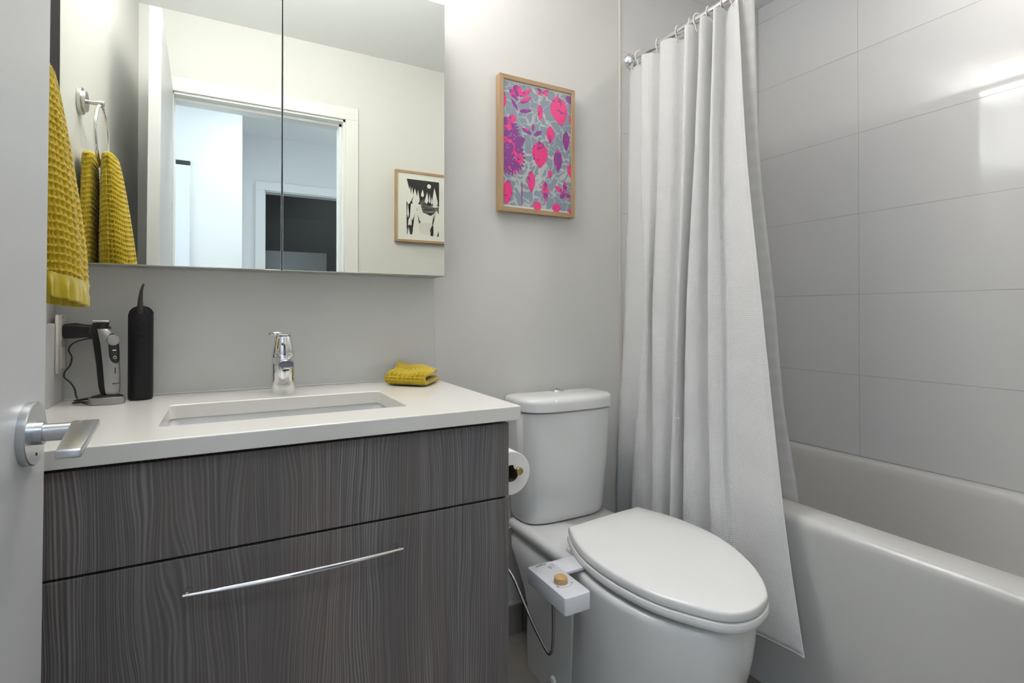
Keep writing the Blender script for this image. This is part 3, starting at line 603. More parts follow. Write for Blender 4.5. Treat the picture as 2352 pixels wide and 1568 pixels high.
# ------------------------------------------------------------------ folded washcloth on the counter
def washcloth():
    A0 = np.array([0.3885, 1.460]); e = np.array([0.0845, -0.088]); le = np.linalg.norm(e); e /= le; nrm = np.array([0.620, 0.784])
    # centre line of the folded stack (distance back, height)
    cl = [(0.128, 0.0085), (0.09, 0.0080), (0.05, 0.0080), (0.018, 0.0080), (0.004, 0.0125), (0.0, 0.0185), (0.005, 0.0265), (0.020, 0.0300), (0.055, 0.0325), (0.095, 0.0345), (0.124, 0.035)]
    C_ = np.array(catmull(cl, 16)); nS = len(C_)
    d = np.gradient(C_, axis=0); d /= np.linalg.norm(d, axis=1)[:, None]; nn_ = np.stack([-d[:, 1], d[:, 0]], 1)   # left normal
    arc = np.concatenate([[0], np.cumsum(np.linalg.norm(np.diff(C_, axis=0), axis=1))])
    outer_ = C_+nn_*0.0075; arc = np.concatenate([[0], np.cumsum(np.linalg.norm(np.diff(outer_, axis=0), axis=1))])
    nu = 120; us_ = np.linspace(0, le, nu); th_ = 0.0086
    loop = np.concatenate([np.arange(nS), np.arange(nS)[::-1]]); side = np.concatenate([np.ones(nS), -np.ones(nS)])   # outer skin, then inner
    V = []; 
    for iu, u in enumerate(us_):
        endt = min(1, 0.55+min(u, le-u)/0.006*0.45)
        for k_, (ci, sd) in enumerate(zip(loop, side)):
            tt = th_*endt*(1 if 2 < ci < nS-3 else 0.55)
            dsp = float(waffle(np.array(u), np.array(arc[ci]*0.0135/0.0088), 0.0135, 0.0060 if sd > 0 else 0.0022))
            if C_[ci][1] > 0.026 and C_[ci][0] > 0.088: dsp *= 0.08
            off = sd*(tt+dsp)
            p = C_[ci]+nn_[ci]*off
            top = 1 if C_[ci][1] > 0.024 else 0
            wav = top*(0.0035*math.sin(u*70+C_[ci][0]*22)+0.018*max(0, C_[ci][0]-0.075)/0.05*max(0, 1-u/(le*0.75)))
            z = 0.8722+max(0.0006, p[1]+wav)
            sh = 0.006*math.sin(C_[ci][0]*40)*(top)
            xy = A0+e*(u+sh)+nrm*(p[0]*(1.0-0.10*(u/le < 0.3)))
            V.append((xy[0], min(xy[1], YB-0.012), z))
    m_ = len(loop); F = []
    for i in range(nu-1):
        for j in range(m_):
            k_ = (j+1) % m_; F.append((i*m_+j, i*m_+k_, (i+1)*m_+k_, (i+1)*m_+j))
    for e0 in (0, (nu-1)*m_):
        for j in range(nS-1): F.append((e0+j, e0+j+1, e0+m_-2-j, e0+m_-1-j))
    return link('washcloth', V, F, mustard, None, 180)
tag(washcloth(), 'small folded mustard waffle-knit washcloth on the right rear corner of the countertop', 'washcloth')

# ------------------------------------------------------------------ bathtub
t = empty('bathtub', 'white built-in bathtub with a plain apron along the tiled wall', 'bathtub', (1.7, 0.85, 0))
TX0, TX1, TY0, TY1 = 1.333, XR-0.001, YF+0.001, YB-0.009
def tr4(x0, z, r=0.012): return rr(x0, TX1, TY0, TY1, r, z, 8)
b = MB()
outer = [tr4(1.368, 0.001, 0.004), tr4(1.367, 0.06, 0.004), tr4(1.351, 0.30, 0.005), tr4(1.335, 0.495, 0.008)]
for i in range(7):
    a = (PI/2)*i/6; outer.append(rr(1.3335+0.021*(1-math.cos(a)), TX1-0.002*(i/6), TY0, TY1, 0.010, 0.510+0.024*math.sin(a), 8))
def inn(x0, x1, y0, y1, r, z): return rr(x0, x1, y0, y1, r, z, 8)
inner = [inn(1.425, 2.058, 0.20, 1.49, 0.07, 0.5345), inn(1.430, 2.053, 0.205, 1.485, 0.07, 0.5325), inn(1.436, 2.047, 0.212, 1.478, 0.07, 0.524), inn(1.440, 2.042, 0.22, 1.47, 0.075, 0.50),
         inn(1.455, 2.025, 0.26, 1.44, 0.09, 0.35), inn(1.475, 2.005, 0.32, 1.40, 0.11, 0.20), inn(1.50, 1.98, 0.36, 1.36, 0.12, 0.155), inn(1.56, 1.92, 0.42, 1.30, 0.12, 0.14)]
b.loft(outer+inner, False, True); b.build('tub_shell', acrylic, t, 50)
fix(t)

# ------------------------------------------------------------------ toilet
t = empty('toilet', 'white two-piece skirted toilet with a closed lid', 'toilet', (0.985, 1.2, 0))
LID = [(0.862, 1.257), (0.985, 1.270), (1.145, 1.286), (1.182, 1.180), (1.195, 1.070), (1.179, 0.966), (1.139, 0.872), (1.096, 0.808), (1.056, 0.765), (1.021, 0.741), (0.957, 0.727), (0.905, 0.742), (0.865, 0.790), (0.822, 0.877), (0.803, 0.986), (0.806, 1.090), (0.828, 1.180)]
def egg(sx, sy, z, cx=0.995, yb=1.262, dx=0.0, per=6):
    P = catmull(LID, per, True); return [(cx+dx+(p[0]-cx)*sx, yb+(p[1]-yb)*sy, z) for p in P]
# keep the back corners of the lid crisp
def lid_ring(g, z, zb=0.0):
    P = [np.array(p) for p in LID]; out = []
    side = catmull(P[2:]+[P[0]], 6)                      # right back corner round the tip to the left back corner
    back = [P[0]+(P[2]-P[0])*k/8+np.array([0, -0.0035*math.sin(PI*k/8)*-1]) for k in range(1, 8)]
    pts = side+back; c = np.array([0.995, 1.02])
    for p in pts:
        d = p-c; L_ = np.linalg.norm(d); q = c+d*(L_-g)/L_; out.append((q[0], q[1], z+zb*(q[1]-0.73)))
    return out
b = MB(); b.loft([lid_ring(0.006, 0.4385), lid_ring(0.0015, 0.4395), lid_ring(0.0, 0.443), lid_ring(0.0, 0.4540), lid_ring(0.0010, 0.4575, 0.001), lid_ring(0.0035, 0.4598, 0.002), lid_ring(0.009, 0.4607, 0.003), lid_ring(0.05, 0.4612, 0.005), lid_ring(0.10, 0.4616, 0.006)])
b.build('lid', seat_pl, t, 60)
b = MB(); b.loft([lid_ring(0.012, 0.4145), lid_ring(0.002, 0.4155), lid_ring(-0.0020, 0.4185), lid_ring(-0.0030, 0.427), lid_ring(-0.0015, 0.4345), lid_ring(0.006, 0.4368), lid_ring(0.03, 0.437)]); b.build('seat', seat_pl, t, 60)
rings = []
for z, sx, sy, dx in ((0.0, 0.95, 0.74, -.016), (0.012, 0.955, 0.745, -.016), (0.05, 0.96, 0.76, -.016), (0.12, 0.965, 0.81, -.016), (0.19, 0.968, 0.87, -.015), (0.25, 0.972, 0.92, -.013), (0.31, 0.985, 0.943, -.010), (0.35, 1.005, 0.950, -.007), (0.378, 1.022, 0.950, -.005), (0.390, 1.026, 0.948, -.005), (0.398, 1.022, 0.944, -.005), (0.4035, 1.005, 0.935, -.004), (0.405, 0.97, 0.92, -.003)):
    rings.append(egg(sx, sy, z, 0.990, 1.262, dx))
b = MB(); b.loft(rings); b.build('bowl', porcelain, t, 60)
b = MB(); k = 6
b.loft([rr(0.804, 1.169, 1.145, 1.402, 0.014, 0.001, k), rr(0.803, 1.171, 1.15, 1.402, 0.014, 0.10, k), rr(0.804, 1.169, 1.15, 1.403, 0.016, 0.19, k), rr(0.805, 1.168, 1.15, 1.430, 0.02, 0.235, k), rr(0.806, 1.166, 1.15, 1.475, 0.02, 0.285, k), rr(0.808, 1.162, 1.14, 1.515, 0.02, 0.325, k), rr(0.818, 1.152, 1.14, 1.535, 0.02, 0.348, k),
        rr(0.832, 1.138, 1.14, 1.540, 0.022, 0.362, k), rr(0.831, 1.139, 1.14, 1.541, 0.022, 0.366, k), rr(0.816, 1.154, 1.14, 1.545, 0.022, 0.371, k), rr(0.812, 1.158, 1.14, 1.545, 0.022, 0.380, k), rr(0.812, 1.158, 1.14, 1.545, 0.022, 0.390, k), rr(0.8155, 1.1545, 1.14, 1.543, 0.024, 0.398, k), rr(0.824, 1.146, 1.15, 1.535, 0.03, 0.4025, k)]); b.build('pedestal', porcelain, t, 60)
def tank_ring(cx, hw, yb, yf, z, e=0.55):
    """D-shaped plan: bowed front with soft corners, straight sides, flat back"""
    P = []; ys = yb-0.05*min(1, (yb-yf)/0.14)
    for i in range(41):
        a = -PI*i/40; c_, s_ = math.cos(a), math.sin(a)
        P.append((cx+hw*math.copysign(abs(c_)**e, c_), ys-(ys-yf)*abs(s_)**(e*1.15), z))
    P += [(cx-hw, yb-0.02*min(1, hw/0.15), z), (cx-hw+0.003, yb-0.006, z), (cx-hw+0.012, yb, z), (cx, yb, z), (cx+hw-0.012, yb, z), (cx+hw-0.003, yb-0.006, z), (cx+hw, yb-0.02*min(1, hw/0.15), z)]
    return P
tc_ = 0.985
b = MB(); b.loft([tank_ring(tc_, 0.150, 1.545, 1.424, 0.4035), tank_ring(tc_, 0.156, 1.548, 1.417, 0.409), tank_ring(tc_, 0.160, 1.549, 1.412, 0.43), tank_ring(tc_, 0.170, 1.549, 1.395, 0.60), tank_ring(tc_, 0.176, 1.549, 1.387, 0.757), tank_ring(tc_, 0.172, 1.546, 1.391, 0.7605)]); b.build('tank', porcelain, t, 50)
g = [tank_ring(tc_, 0.178, 1.551, 1.383, 0.763), tank_ring(tc_, 0.182, 1.553, 1.378, 0.7645), tank_ring(tc_, 0.182, 1.553, 1.377, 0.788), tank_ring(tc_, 0.181, 1.552, 1.378, 0.795), tank_ring(tc_, 0.177, 1.550, 1.382, 0.801), tank_ring(tc_, 0.168, 1.545, 1.391, 0.8055), tank_ring(tc_, 0.14, 1.53, 1.415, 0.8085), tank_ring(tc_, 0.08, 1.50, 1.44, 0.8100)]
b = MB(); b.loft(g); b.build('tank_lid', porcelain, t, 60)
b = MB(); bx, by = 0.978, 1.492
b.loft([[(bx+0.0235*s_*math.cos(a), by+0.0235*s_*math.sin(a), z) for a in [2*PI*i/36 for i in range(36)]] for s_, z in ((1, 0.8085), (1, 0.8128), (0.93, 0.8150), (0.6, 0.8175), (0.05, 0.8190))]); bt = b.build('flush_button', chrome, t)
b = MB(); b.tube([(bx-0.003, by-0.018, 0.8163), (bx, by, 0.8193), (bx+0.003, by+0.018, 0.8163)], 0.0006, 6); b.build('button_split', dark_gap, bt)
b = MB(); b.lathe([(0.013, -0.002), (0.013, 0.002), (0.010, 0.006), (0.0, 0.008)], (-1, 0, 0), (0.7995, 1.24, 0.054), 24); b.build('bolt_cap', seat_pl, t)
for hx in (0.84, 1.08):
    b = MB(); b.box(hx, hx+0.06, 1.195, 1.235, 0.4045, 0.4145, 0.003); b.build('hinge', seat_pl, t)
fix(t)
# bidet attachment
t = empty('bidet_attachment', 'white bidet control box with a round wooden knob clipped under the toilet seat', 'bidet', (0.72, 1.09, 0.40))
BZ = 0.4185
def boxring(g, z):
    return rr(0.683+g, 0.7565-g, 1.008+g, 1.184-g, 0.007, z, 5)
b = MB(); b.loft([boxring(0.004, BZ-0.0425), boxring(0.0010, BZ-0.041), boxring(0.0, BZ-0.037), boxring(0.0, BZ-0.004), boxring(0.0008, BZ-0.0014), boxring(0.0032, BZ)]); b.build('control_box', bidet_pl, t, 40)
b = MB(); b.box(0.750, 0.838, 1.112, 1.180, BZ-0.0075, BZ-0.0003, 0.0012); b.build('neck', bidet_pl, t, 40)
b = MB(); b.lathe([(0.0158, 0), (0.0162, 0.001), (0.0162, 0.0125), (0.0152, 0.0135), (0, 0.0136)], (0, 0, 1), (0.7165, 1.077, BZ), 40); b.build('knob', bamboo, t)
b = MB(); b.torus((0.7165, 1.077, BZ+0.0001), 0.0175, 0.0007, (0, 0, 1), 40, 6); b.build('knob_ring', mat('ring_grey', (0.55, 0.52, 0.58), 0.5), t)
b = MB(); b.box(0.743, 0.7545, 1.144, 1.170, BZ-0.001, BZ+0.0012, 0.0005); b.box(0.745, 0.7535, 1.150, 1.164, BZ, BZ+0.0050, 0.0018); b.build('slider', bidet_pl, t)
b = MB()
for i in range(3): b.tube([(0.728+0.0012*i, 1.150-0.0045*i+0.006, BZ+0.0003), (0.738-0.0006*i, 1.150-0.0045*i+0.006, BZ+0.0003)], 0.0004, 5)
b.build('spray_marks', ink, t)
b = MB()
for i, a in enumerate([math.radians(x) for x in (-52, -46, -40, -34, -28, -22)]): pass
for a in (-34,): b.tube([(0.7165+r_*math.cos(math.radians(a)), 1.077+r_*math.sin(math.radians(a)), BZ+0.0003) for r_ in (0.024, 0.029)], 0.0006, 5)
b.tube([(0.7165+0.0265*math.cos(a), 1.077+0.0265*math.sin(a), BZ+0.0003) for a in [math.radians(-54+5*i) for i in range(5)]], 0.00035, 5)
b.build('dial_mark', ink, t); b = MB()
for a in (-146, -137): b.tube([(0.7165+r_*math.cos(math.radians(a)), 1.077+r_*math.sin(math.radians(a)), BZ+0.0003) for r_ in (0.0205, 0.0265)], 0.0007, 5)
b.build('dial_mark', ink, t)
b = MB(); b.tube([(0.7165+0.0265*math.cos(a), 1.077+0.0265*math.sin(a), BZ+0.0002) for a in [math.radians(-132+6*i) for i in range(14)]], 0.0005, 5); b.build('dial_arc', mat('lilac_ink', (0.42, 0.38, 0.52), 0.5), t)
text_mesh('lettering', 'TUSHY', 0.0082, ink, t, space=1.35, M=frame_matrix((0.7175, 1.1735, BZ+0.0002), (-1, -0.10, 0), (0.10, -1, 0)))
fix(t)
# hoses
def hose(pts, r, label, name='water_hose'):
    b = MB(); b.tube([tuple(p) for p in catmull(pts, 8)], r, 12); o = b.build(name, braid); return tag(o, label, 'hose')
hose([(0.700, 1.5535, 0.20), (0.700, 1.50, 0.24), (0.703, 1.42, 0.325), (0.712, 1.37, 0.338), (0.722, 1.33, 0.318), (0.730, 1.279, 0.264), (0.738, 1.225, 0.214), (0.744, 1.186, 0.184), (0.746, 1.172, 0.182), (0.746, 1.160, 0.205), (0.740, 1.146, 0.27), (0.734, 1.138, 0.33), (0.731, 1.136, 0.372)], 0.0042, 'thin steel hose looping down from behind the vanity and up to the bidet box')
hose([(0.742, 1.5535, 0.33), (0.742, 1.53, 0.33), (0.775, 1.47, 0.338), (0.79, 1.50, 0.37), (0.85, 1.53, 0.388)], 0.0045, 'dark water supply hose behind the toilet tank, above the baseboard')

# toilet paper
t = empty('toilet_paper_holder', 'chrome toilet paper bar fixed to the right side of the vanity', 'toilet paper holder', (0.543, 1.30, 0.67))
b = MB(); b.lathe([(0.022, 0.0003), (0.022, 0.008), (0.009, 0.009), (0.009, 0.04)], (1, 0, 0), (0.543, 1.305, 0.676), 32); b.build('mount', chrome, t)
b = MB(); b.tube([tuple(p) for p in catmull([(0.575, 1.305, 0.676), (0.620, 1.305, 0.676), (0.640, 1.300, 0.676), (0.645, 1.285, 0.676), (0.646, 1.20, 0.676), (0.647, 1.163, 0.676)], 6)], 0.0095, 20); b.build('bar', chrome, t)
b = MB(); b.lathe([(0.0093, 0), (0.0098, 0.003), (0.0098, 0.006), (0.0088, 0.0068), (0, 0.007)], (0, -1, 0), (0.647, 1.1625, 0.676), 28); b.build('end_cap', mat('brassy_reflection', (0.62, 0.52, 0.22), 0.15, 1.0), t)  # brassy reflection on the chrome end is put into its colour
fix(t)
t = empty('toilet_paper_roll', 'white toilet paper roll hanging on the bar beside the toilet tank', 'toilet paper', (0.632, 1.23, 0.668))
b = MB(); prof_ = [(0.0215, 0.0), (0.053, 0.0), (0.0548, 0.0015), (0.0548, 0.0985), (0.053, 0.10), (0.0215, 0.10), (0.0215, 0.0)]
b.lathe(prof_, (0, 1, 0), (0.636, 1.182, 0.6653), 64, False); b.build('paper', paper, t)
b = MB(); b.lathe([(0.0213, 0.0002), (0.0213, 0.0998), (0.0203, 0.0998), (0.0203, 0.0002), (0.0213, 0.0002)], (0, 1, 0), (0.636, 1.182, 0.6653), 48, False); b.build('core', card, t)
fix(t)

# ------------------------------------------------------------------ curtain rod, hooks, curtain, liner
t = empty('curtain_rod', 'chrome shower curtain rod running from the rear tiled wall above the tub', 'curtain rod', (1.354, 0.85, 2.034))
YE = YB-0.008
b = MB(); b.tube([(1.354, YF+0.002, 2.034), (1.354, YE-0.002, 2.034)], 0.0125, 28); b.build('tube', chrome, t)
for y, s_ in ((YE, -1), (YF, 1)):
    b = MB(); b.lathe([(0.028, 0.0003), (0.029, 0.004), (0.026, 0.012), (0.018, 0.018), (0.0145, 0.022)], (0, s_, 0), (1.354, y, 2.034), 36); b.build('end_flange', chrome, t)
fix(t)
CURT = [(2.02,[(1.354,1.556),(1.3702,1.5027),(1.336,1.4721),(1.3459,1.4332),(1.3738,1.4078),(1.332,1.3712),(1.3441,1.3261),(1.3783,1.2982),(1.327,1.2555),(1.3418,1.2369),(1.3756,1.2303),(1.33,1.1948),(1.3432,1.1795),(1.3792,1.1789),(1.326,1.1384),(1.3414,1.126),(1.366,1.1213),(1.346,1.0675)]),(1.55,[(1.342,1.556),(1.3582,1.4942),(1.324,1.4634),(1.3339,1.4303),(1.3618,1.4105),(1.32,1.3735),(1.3321,1.3293),(1.3663,1.3023),(1.315,1.259),(1.3298,1.247),(1.3636,1.2468),(1.318,1.2105),(1.3312,1.1906),(1.3672,1.1858),(1.314,1.1447),(1.3294,1.1273),(1.354,1.1179),(1.334,1.0311)]),(1.1,[(1.322,1.556),(1.3382,1.4585),(1.304,1.4279),(1.3139,1.4154),(1.3418,1.4156),(1.3,1.3779),(1.3121,1.3334),(1.3463,1.3065),(1.295,1.2624),(1.3098,1.2551),(1.3436,1.2599),(1.298,1.2225),(1.3112,1.191),(1.3472,1.1753),(1.294,1.1338),(1.3094,1.1039),(1.334,1.0825),(1.314,0.9679)]),(0.55,[(1.29,1.556),(1.3062,1.4781),(1.272,1.4463),(1.2819,1.4091),(1.3098,1.3861),(1.268,1.3481),(1.2801,1.3178),(1.3143,1.3046),(1.263,1.2594),(1.2778,1.2457),(1.3116,1.2446),(1.266,1.2067),(1.2792,1.1662),(1.3152,1.1424),(1.262,1.101),(1.2774,1.0669),(1.302,1.0415),(1.282,0.8814)]),(0.18,[(1.278,1.556),(1.2942,1.4879),(1.26,1.4555),(1.2699,1.4102),(1.2978,1.3798),(1.256,1.3416),(1.2681,1.3135),(1.3023,1.3025),(1.251,1.2569),(1.2658,1.2405),(1.2996,1.2369),(1.254,1.1989),(1.2672,1.1485),(1.3032,1.1156),(1.25,1.0747),(1.2654,1.0195),(1.29,0.9747),(1.27,0.8189)])]
LINER = [(2.02,[(1.384,1.545),(1.36,1.4805),(1.384,1.4161),(1.36,1.3516),(1.384,1.2872),(1.36,1.2227),(1.384,1.1582),(1.36,1.0938),(1.372,1.0293)]),(1.55,[(1.397,1.545),(1.373,1.4799),(1.397,1.4149),(1.373,1.3498),(1.397,1.2847),(1.373,1.2197),(1.397,1.1546),(1.373,1.0895),(1.385,1.0245)]),(1.1,[(1.412,1.545),(1.388,1.4751),(1.412,1.4052),(1.388,1.3353),(1.412,1.2654),(1.388,1.1955),(1.412,1.1256),(1.388,1.0557),(1.4,0.9858)]),(0.8,[(1.437,1.545),(1.413,1.4738),(1.437,1.4027),(1.413,1.3315),(1.437,1.2603),(1.413,1.1892),(1.437,1.118),(1.413,1.0468),(1.425,0.9757)]),(0.53,[(1.464,1.545),(1.44,1.4707),(1.464,1.3964),(1.44,1.3222),(1.464,1.2479),(1.44,1.1736),(1.464,1.0993),(1.44,1.025),(1.452,0.9507)]),(0.3,[(1.477,1.545),(1.453,1.4708),(1.477,1.3966),(1.453,1.3224),(1.477,1.2481),(1.453,1.1739),(1.477,1.0997),(1.453,1.0255),(1.465,0.9513)])]
def sheet(name, levels, zs, m, per, thick, hem, label, cat, topwave=0.0, seedp=0.0):
    lv = []
    for z, pts in levels: lv.append((z, np.array(catmull(pts, per))))
    lv.sort(key=lambda q: -q[0]); Z_ = np.array([q[0] for q in lv]); n = len(lv[0][1]); V = []; UV = []
    A = np.stack([q[1] for q in lv])                          # level, point, xy
    # arc length at mid height for the weave
    mid = A[2]; arc = np.concatenate([[0], np.cumsum(np.linalg.norm(np.diff(mid, axis=0), axis=1))])
    def at(z):
        i = int(np.clip(np.searchsorted(-Z_, -z)-1, 0, len(Z_)-2)); t_ = (Z_[i]-z)/(Z_[i]-Z_[i+1]); t_ = min(max(t_, -0.1), 1.0)
        p0 = A[max(i-1, 0)]; p1 = A[i]; p2 = A[i+1]; p3 = A[min(i+2, len(Z_)-1)]
        m1 = (p2-p0)/(Z_[i+1]-Z_[max(i-1, 0)])*(Z_[i+1]-Z_[i]) if i > 0 else p2-p1
        m2 = (p3-p1)/(Z_[min(i+2, len(Z_)-1)]-Z_[i])*(Z_[i+1]-Z_[i]) if i+2 < len(Z_) else p2-p1
        return (2*t_**3-3*t_**2+1)*p1+(t_**3-2*t_**2+t_)*m1+(-2*t_**3+3*t_**2)*p2+(t_**3-t_**2)*m2
    for z in zs:
        P = at(z); frac = (zs[0]-z)/(zs[0]-zs[-1])
        for j in range(n):
            x, y = P[j]; dz = 0
            if topwave: dz = -topwave*(max(0, math.sin(arc[j]/arc[-1]*PI*12))**2)*max(0, 1-frac*25)
            dz += 0.028*min(1, max(0, (0.985-y)/0.15))*max(0, 1-(z-0.18)/0.3)
            wr = 0.0011*math.sin(y*34+z*9+seedp)*math.sin(z*13+j*0.12)+0.0007*math.sin(z*41+j*0.22)*(0.3+frac)
            V.append((x+wr, y+wr*0.5, z+dz-(0.004*math.sin(j*0.09+1)*(frac > 0.995)))); UV.append((arc[j], z))
    F = []
    for i in range(len(zs)-1):
        for j in range(n-1): F.append((i*n+j, i*n+j+1, (i+1)*n+j+1, (i+1)*n+j))
    o = link(name, V, F, m, None, 180, UV)
    so = o.modifiers.new('thickness', 'SOLIDIFY'); so.thickness = thick; so.offset = 0
    tag(o, label, cat); return o, V, n, len(zs)
zs = list(np.concatenate([[2.019, 2.014, 2.008, 2.0], np.linspace(1.98, 0.22, 120), [0.20, 0.18]]))
# the front corner of the hem drops slightly and the cloth leans out over the tub rim
cu, V, n, m_ = sheet('shower_curtain', CURT, zs, curtain_m, 7, 0.0012, 0, 'white waffle-weave shower curtain bunched at the rear end of the rod, hanging outside the tub', 'shower curtain', 0.010)
b = MB(); rows_ = [V[i*n+n-1] for i in range(m_)]
b.tube([(p[0], p[1], p[2]) for p in rows_[::2]+[rows_[-1]]], 0.0022, 6); h = b.build('side_hem', curtain_m, cu)
b = MB(); rows_ = [V[(m_-1)*n+j] for j in range(n)]; b.tube([(p[0], p[1], p[2]+0.001) for p in rows_], 0.0018, 6); b.build('bottom_hem', curtain_m, cu)
zs2 = list(np.linspace(2.019, 0.32, 90))
li, V2, n2, m2 = sheet('curtain_liner', LINER, zs2, liner_m, 6, 0.0005, 0, 'translucent white liner hanging inside the tub behind the waffle curtain', 'shower liner', 0.0, 2.0)
# hooks
hooks = [1.543, 1.505, 1.41, 1.315, 1.262, 1.228, 1.185, 1.13, 1.085, 1.05]
posn = ['nearest the tiled end wall', 'second from the end wall', 'third from the tiled end wall', 'fourth from the tiled end wall', 'fifth from the tiled end wall', 'sixth from the tiled end wall', 'seventh from the tiled end wall', 'eighth from the end wall', 'second from the open edge of the curtain', 'at the open edge of the curtain']
hb = MB(); hm = []
for i in range(29):
    a = math.radians(-60+300*i/28); hm.append((0.0185*math.cos(a)*0.85, 0.0, 0.006+0.0205*math.sin(a)))
hm = [(x, 0.001*math.sin(i*0.3), z) for i, (x, y, z) in enumerate(hm)]; hm += [(hm[-1][0]+0.004, 0.002, hm[-1][2]-0.012), (hm[-1][0]+0.009, 0.002, hm[-1][2]-0.020)]
hb.tube(hm, 0.0017, 8); hk = hb.build('curtain_hook', mat('white_hook_plastic', (0.80, 0.79, 0.76), 0.35))
for i, y in enumerate(hooks):
    o = hk if i == 0 else hk.copy()
    if i: C.objects.link(o)
    o.location = (1.354, y, 2.028); o.rotation_euler = (0, 0, (0.25, -0.45, 0.5, 0.35, 0.6, -0.2, 0.4, 0.5, -0.5, 0.3)[i])
    tag(o, 'white plastic curtain hook on the chrome rod, '+posn[i], 'curtain hook', 'curtain hooks on the rod')

# ------------------------------------------------------------------ framed prints
def picture(x0, x1, z0, z1, y_wall, sgn, fw, depth, label, board_m, name='picture_frame'):
    """sgn -1: hangs on the back wall facing the room; +1: on the door wall"""
    t = empty(name, label, 'picture', ((x0+x1)/2, y_wall, (z0+z1)/2))
    ya, yb = y_wall+sgn*0.002, y_wall+sgn*depth
    lo, hi = min(ya, yb), max(ya, yb)
    def bar(p0, p1, p2, p3, m_, nm):
        b = MB(); v = [(p[0], lo, p[1]) for p in (p0, p1, p2, p3)]+[(p[0], hi, p[1]) for p in (p0, p1, p2, p3)]
        b.add(v, [(0, 1, 2, 3), (4, 7, 6, 5), (0, 4, 5, 1), (1, 5, 6, 2), (2, 6, 7, 3), (3, 7, 4, 0)]); return b.build(nm, m_, t, 0)
    i0, i1, j0, j1 = x0+fw, x1-fw, z0+fw, z1-fw
    bar((x0, z0), (i0, j0), (i0, j1), (x0, z1), oak_v, 'frame_bar'); bar((x1, z0), (i1, j0), (i1, j1), (x1, z1), oak_v, 'frame_bar')
    bar((x0, z1), (i0, j1), (i1, j1), (x1, z1), oak_h, 'frame_bar'); bar((x0, z0), (i0, j0), (i1, j0), (x1, z0), oak_h, 'frame_bar')
    return t, i0, i1, j0, j1, (yb-sgn*0.005)
LEAVES = [([0.529,0.859],[0.529,0.724],0.042),([0.682,0.701],[0.682,0.554],0.064),([0.799,0.516],[0.8,0.331],0.069),([0.782,0.956],[0.853,0.717],0.138),([0.522,0.559],[0.53,0.34],0.127),([0.925,0.682],[0.925,0.517],0.057),([0.399,0.309],[0.399,0.133],0.063),([0.602,0.244],[0.612,0.074],0.051),([0.066,0.214],[0.056,0.015],0.072),([0.678,0.342],[0.676,0.265],0.033),([0.113,0.855],[0.22,0.766],0.027),([0.227,0.767],[0.41,0.794],0.033),([0.227,0.887],[0.409,0.964],0.039),([0.227,0.834],[0.41,0.902],0.039),([0.084,0.923],[0.213,0.85],0.042),([0.191,0.975],[0.198,0.88],0.075),([0.007,0.898],[0.007,0.764],0.039),([0.99,0.416],[0.994,0.298],0.054),([0.486,0.072],[0.486,-0.022],0.063),([0.769,0.074],[0.778,-0.01],0.069),([0.271,0.639],[0.41,0.603],0.036),([0.425,0.685],[0.418,0.628],0.024),([0.552,0.64],[0.432,0.596],0.036),([0.911,0.263],[0.895,0.156],0.033),([0.745,0.215],[0.895,0.156],0.036),([0.999,0.128],[0.895,0.165],0.036),([0.832,0.119],[0.911,0.165],0.033),([0.939,0.982],[1.0,0.917],0.045),([0.476,0.984],[0.567,0.961],0.024),([0.658,0.988],[0.567,0.961],0.024),([0.65,0.938],[0.567,0.96],0.024),([0.491,0.937],[0.567,0.96],0.024),([0.984,0.042],[1.0,0.0],0.039),([0.991,0.815],[0.996,0.748],0.021),([0.087,0.927],[0.177,0.886],0.03)]
t, i0, i1, j0, j1, yp = picture(0.784, 1.083, 1.409, 1.8605, YB, -1, 0.0145, 0.029, 'oak-framed print of pink and purple leaves on marbled blue-grey, above the toilet', None)
def marbled():
    m = mat('marbled_print', (0.4, 0.45, 0.5), 0.45); nt, b = nodes(m); L = nt.links.new
    tc = N(nt, 'ShaderNodeTexCoord'); n1 = N(nt, 'ShaderNodeTexNoise', Scale=9.0, Detail=2.0, Distortion=1.6); L(tc.outputs['Object'], n1.inputs['Vector'])
    mp = N(nt, 'ShaderNodeMixRGB', _blend_type='ADD'); mp.inputs[0].default_value = 0.10; L(tc.outputs['Object'], mp.inputs[1]); L(n1.outputs['Color'], mp.inputs[2])
    vo = N(nt, 'ShaderNodeTexVoronoi', _feature='DISTANCE_TO_EDGE', Scale=23.0); L(mp.outputs[0], vo.inputs['Vector'])
    n2 = N(nt, 'ShaderNodeTexNoise', Scale=7.0, Detail=4.0, Distortion=1.0); L(tc.outputs['Object'], n2.inputs['Vector'])
    th = ramp(nt, [(0.47, (0.012,)*3), (0.72, (0.17,)*3)]); L(n2.outputs['Fac'], th.inputs['Fac'])
    gt = N(nt, 'ShaderNodeMath', _operation='SUBTRACT'); L(vo.outputs['Distance'], gt.inputs[0]); L(th.outputs['Color'], gt.inputs[1])
    r = ramp(nt, [(0.0, (0.46, 0.49, 0.48)), (0.05, (0.235, 0.285, 0.345))]); L(gt.outputs[0], r.inputs['Fac']); L(r.outputs['Color'], b.inputs['Base Color']); return m
def inkmix(name, a, c, sc, lo, hi):
    m = mat(name, a, 0.45); nt, b = nodes(m); L = nt.links.new
    tc = N(nt, 'ShaderNodeTexCoord'); n1 = N(nt, 'ShaderNodeTexNoise', Scale=sc, Detail=2.0, Distortion=0.8); L(tc.outputs['Object'], n1.inputs['Vector'])
    r = ramp(nt, [(lo, a), (hi, c)]); L(n1.outputs['Fac'], r.inputs['Fac']); L(r.outputs['Color'], b.inputs['Base Color']); return m
pink = (0.80, 0.045, 0.22); purp = (0.24, 0.045, 0.26)
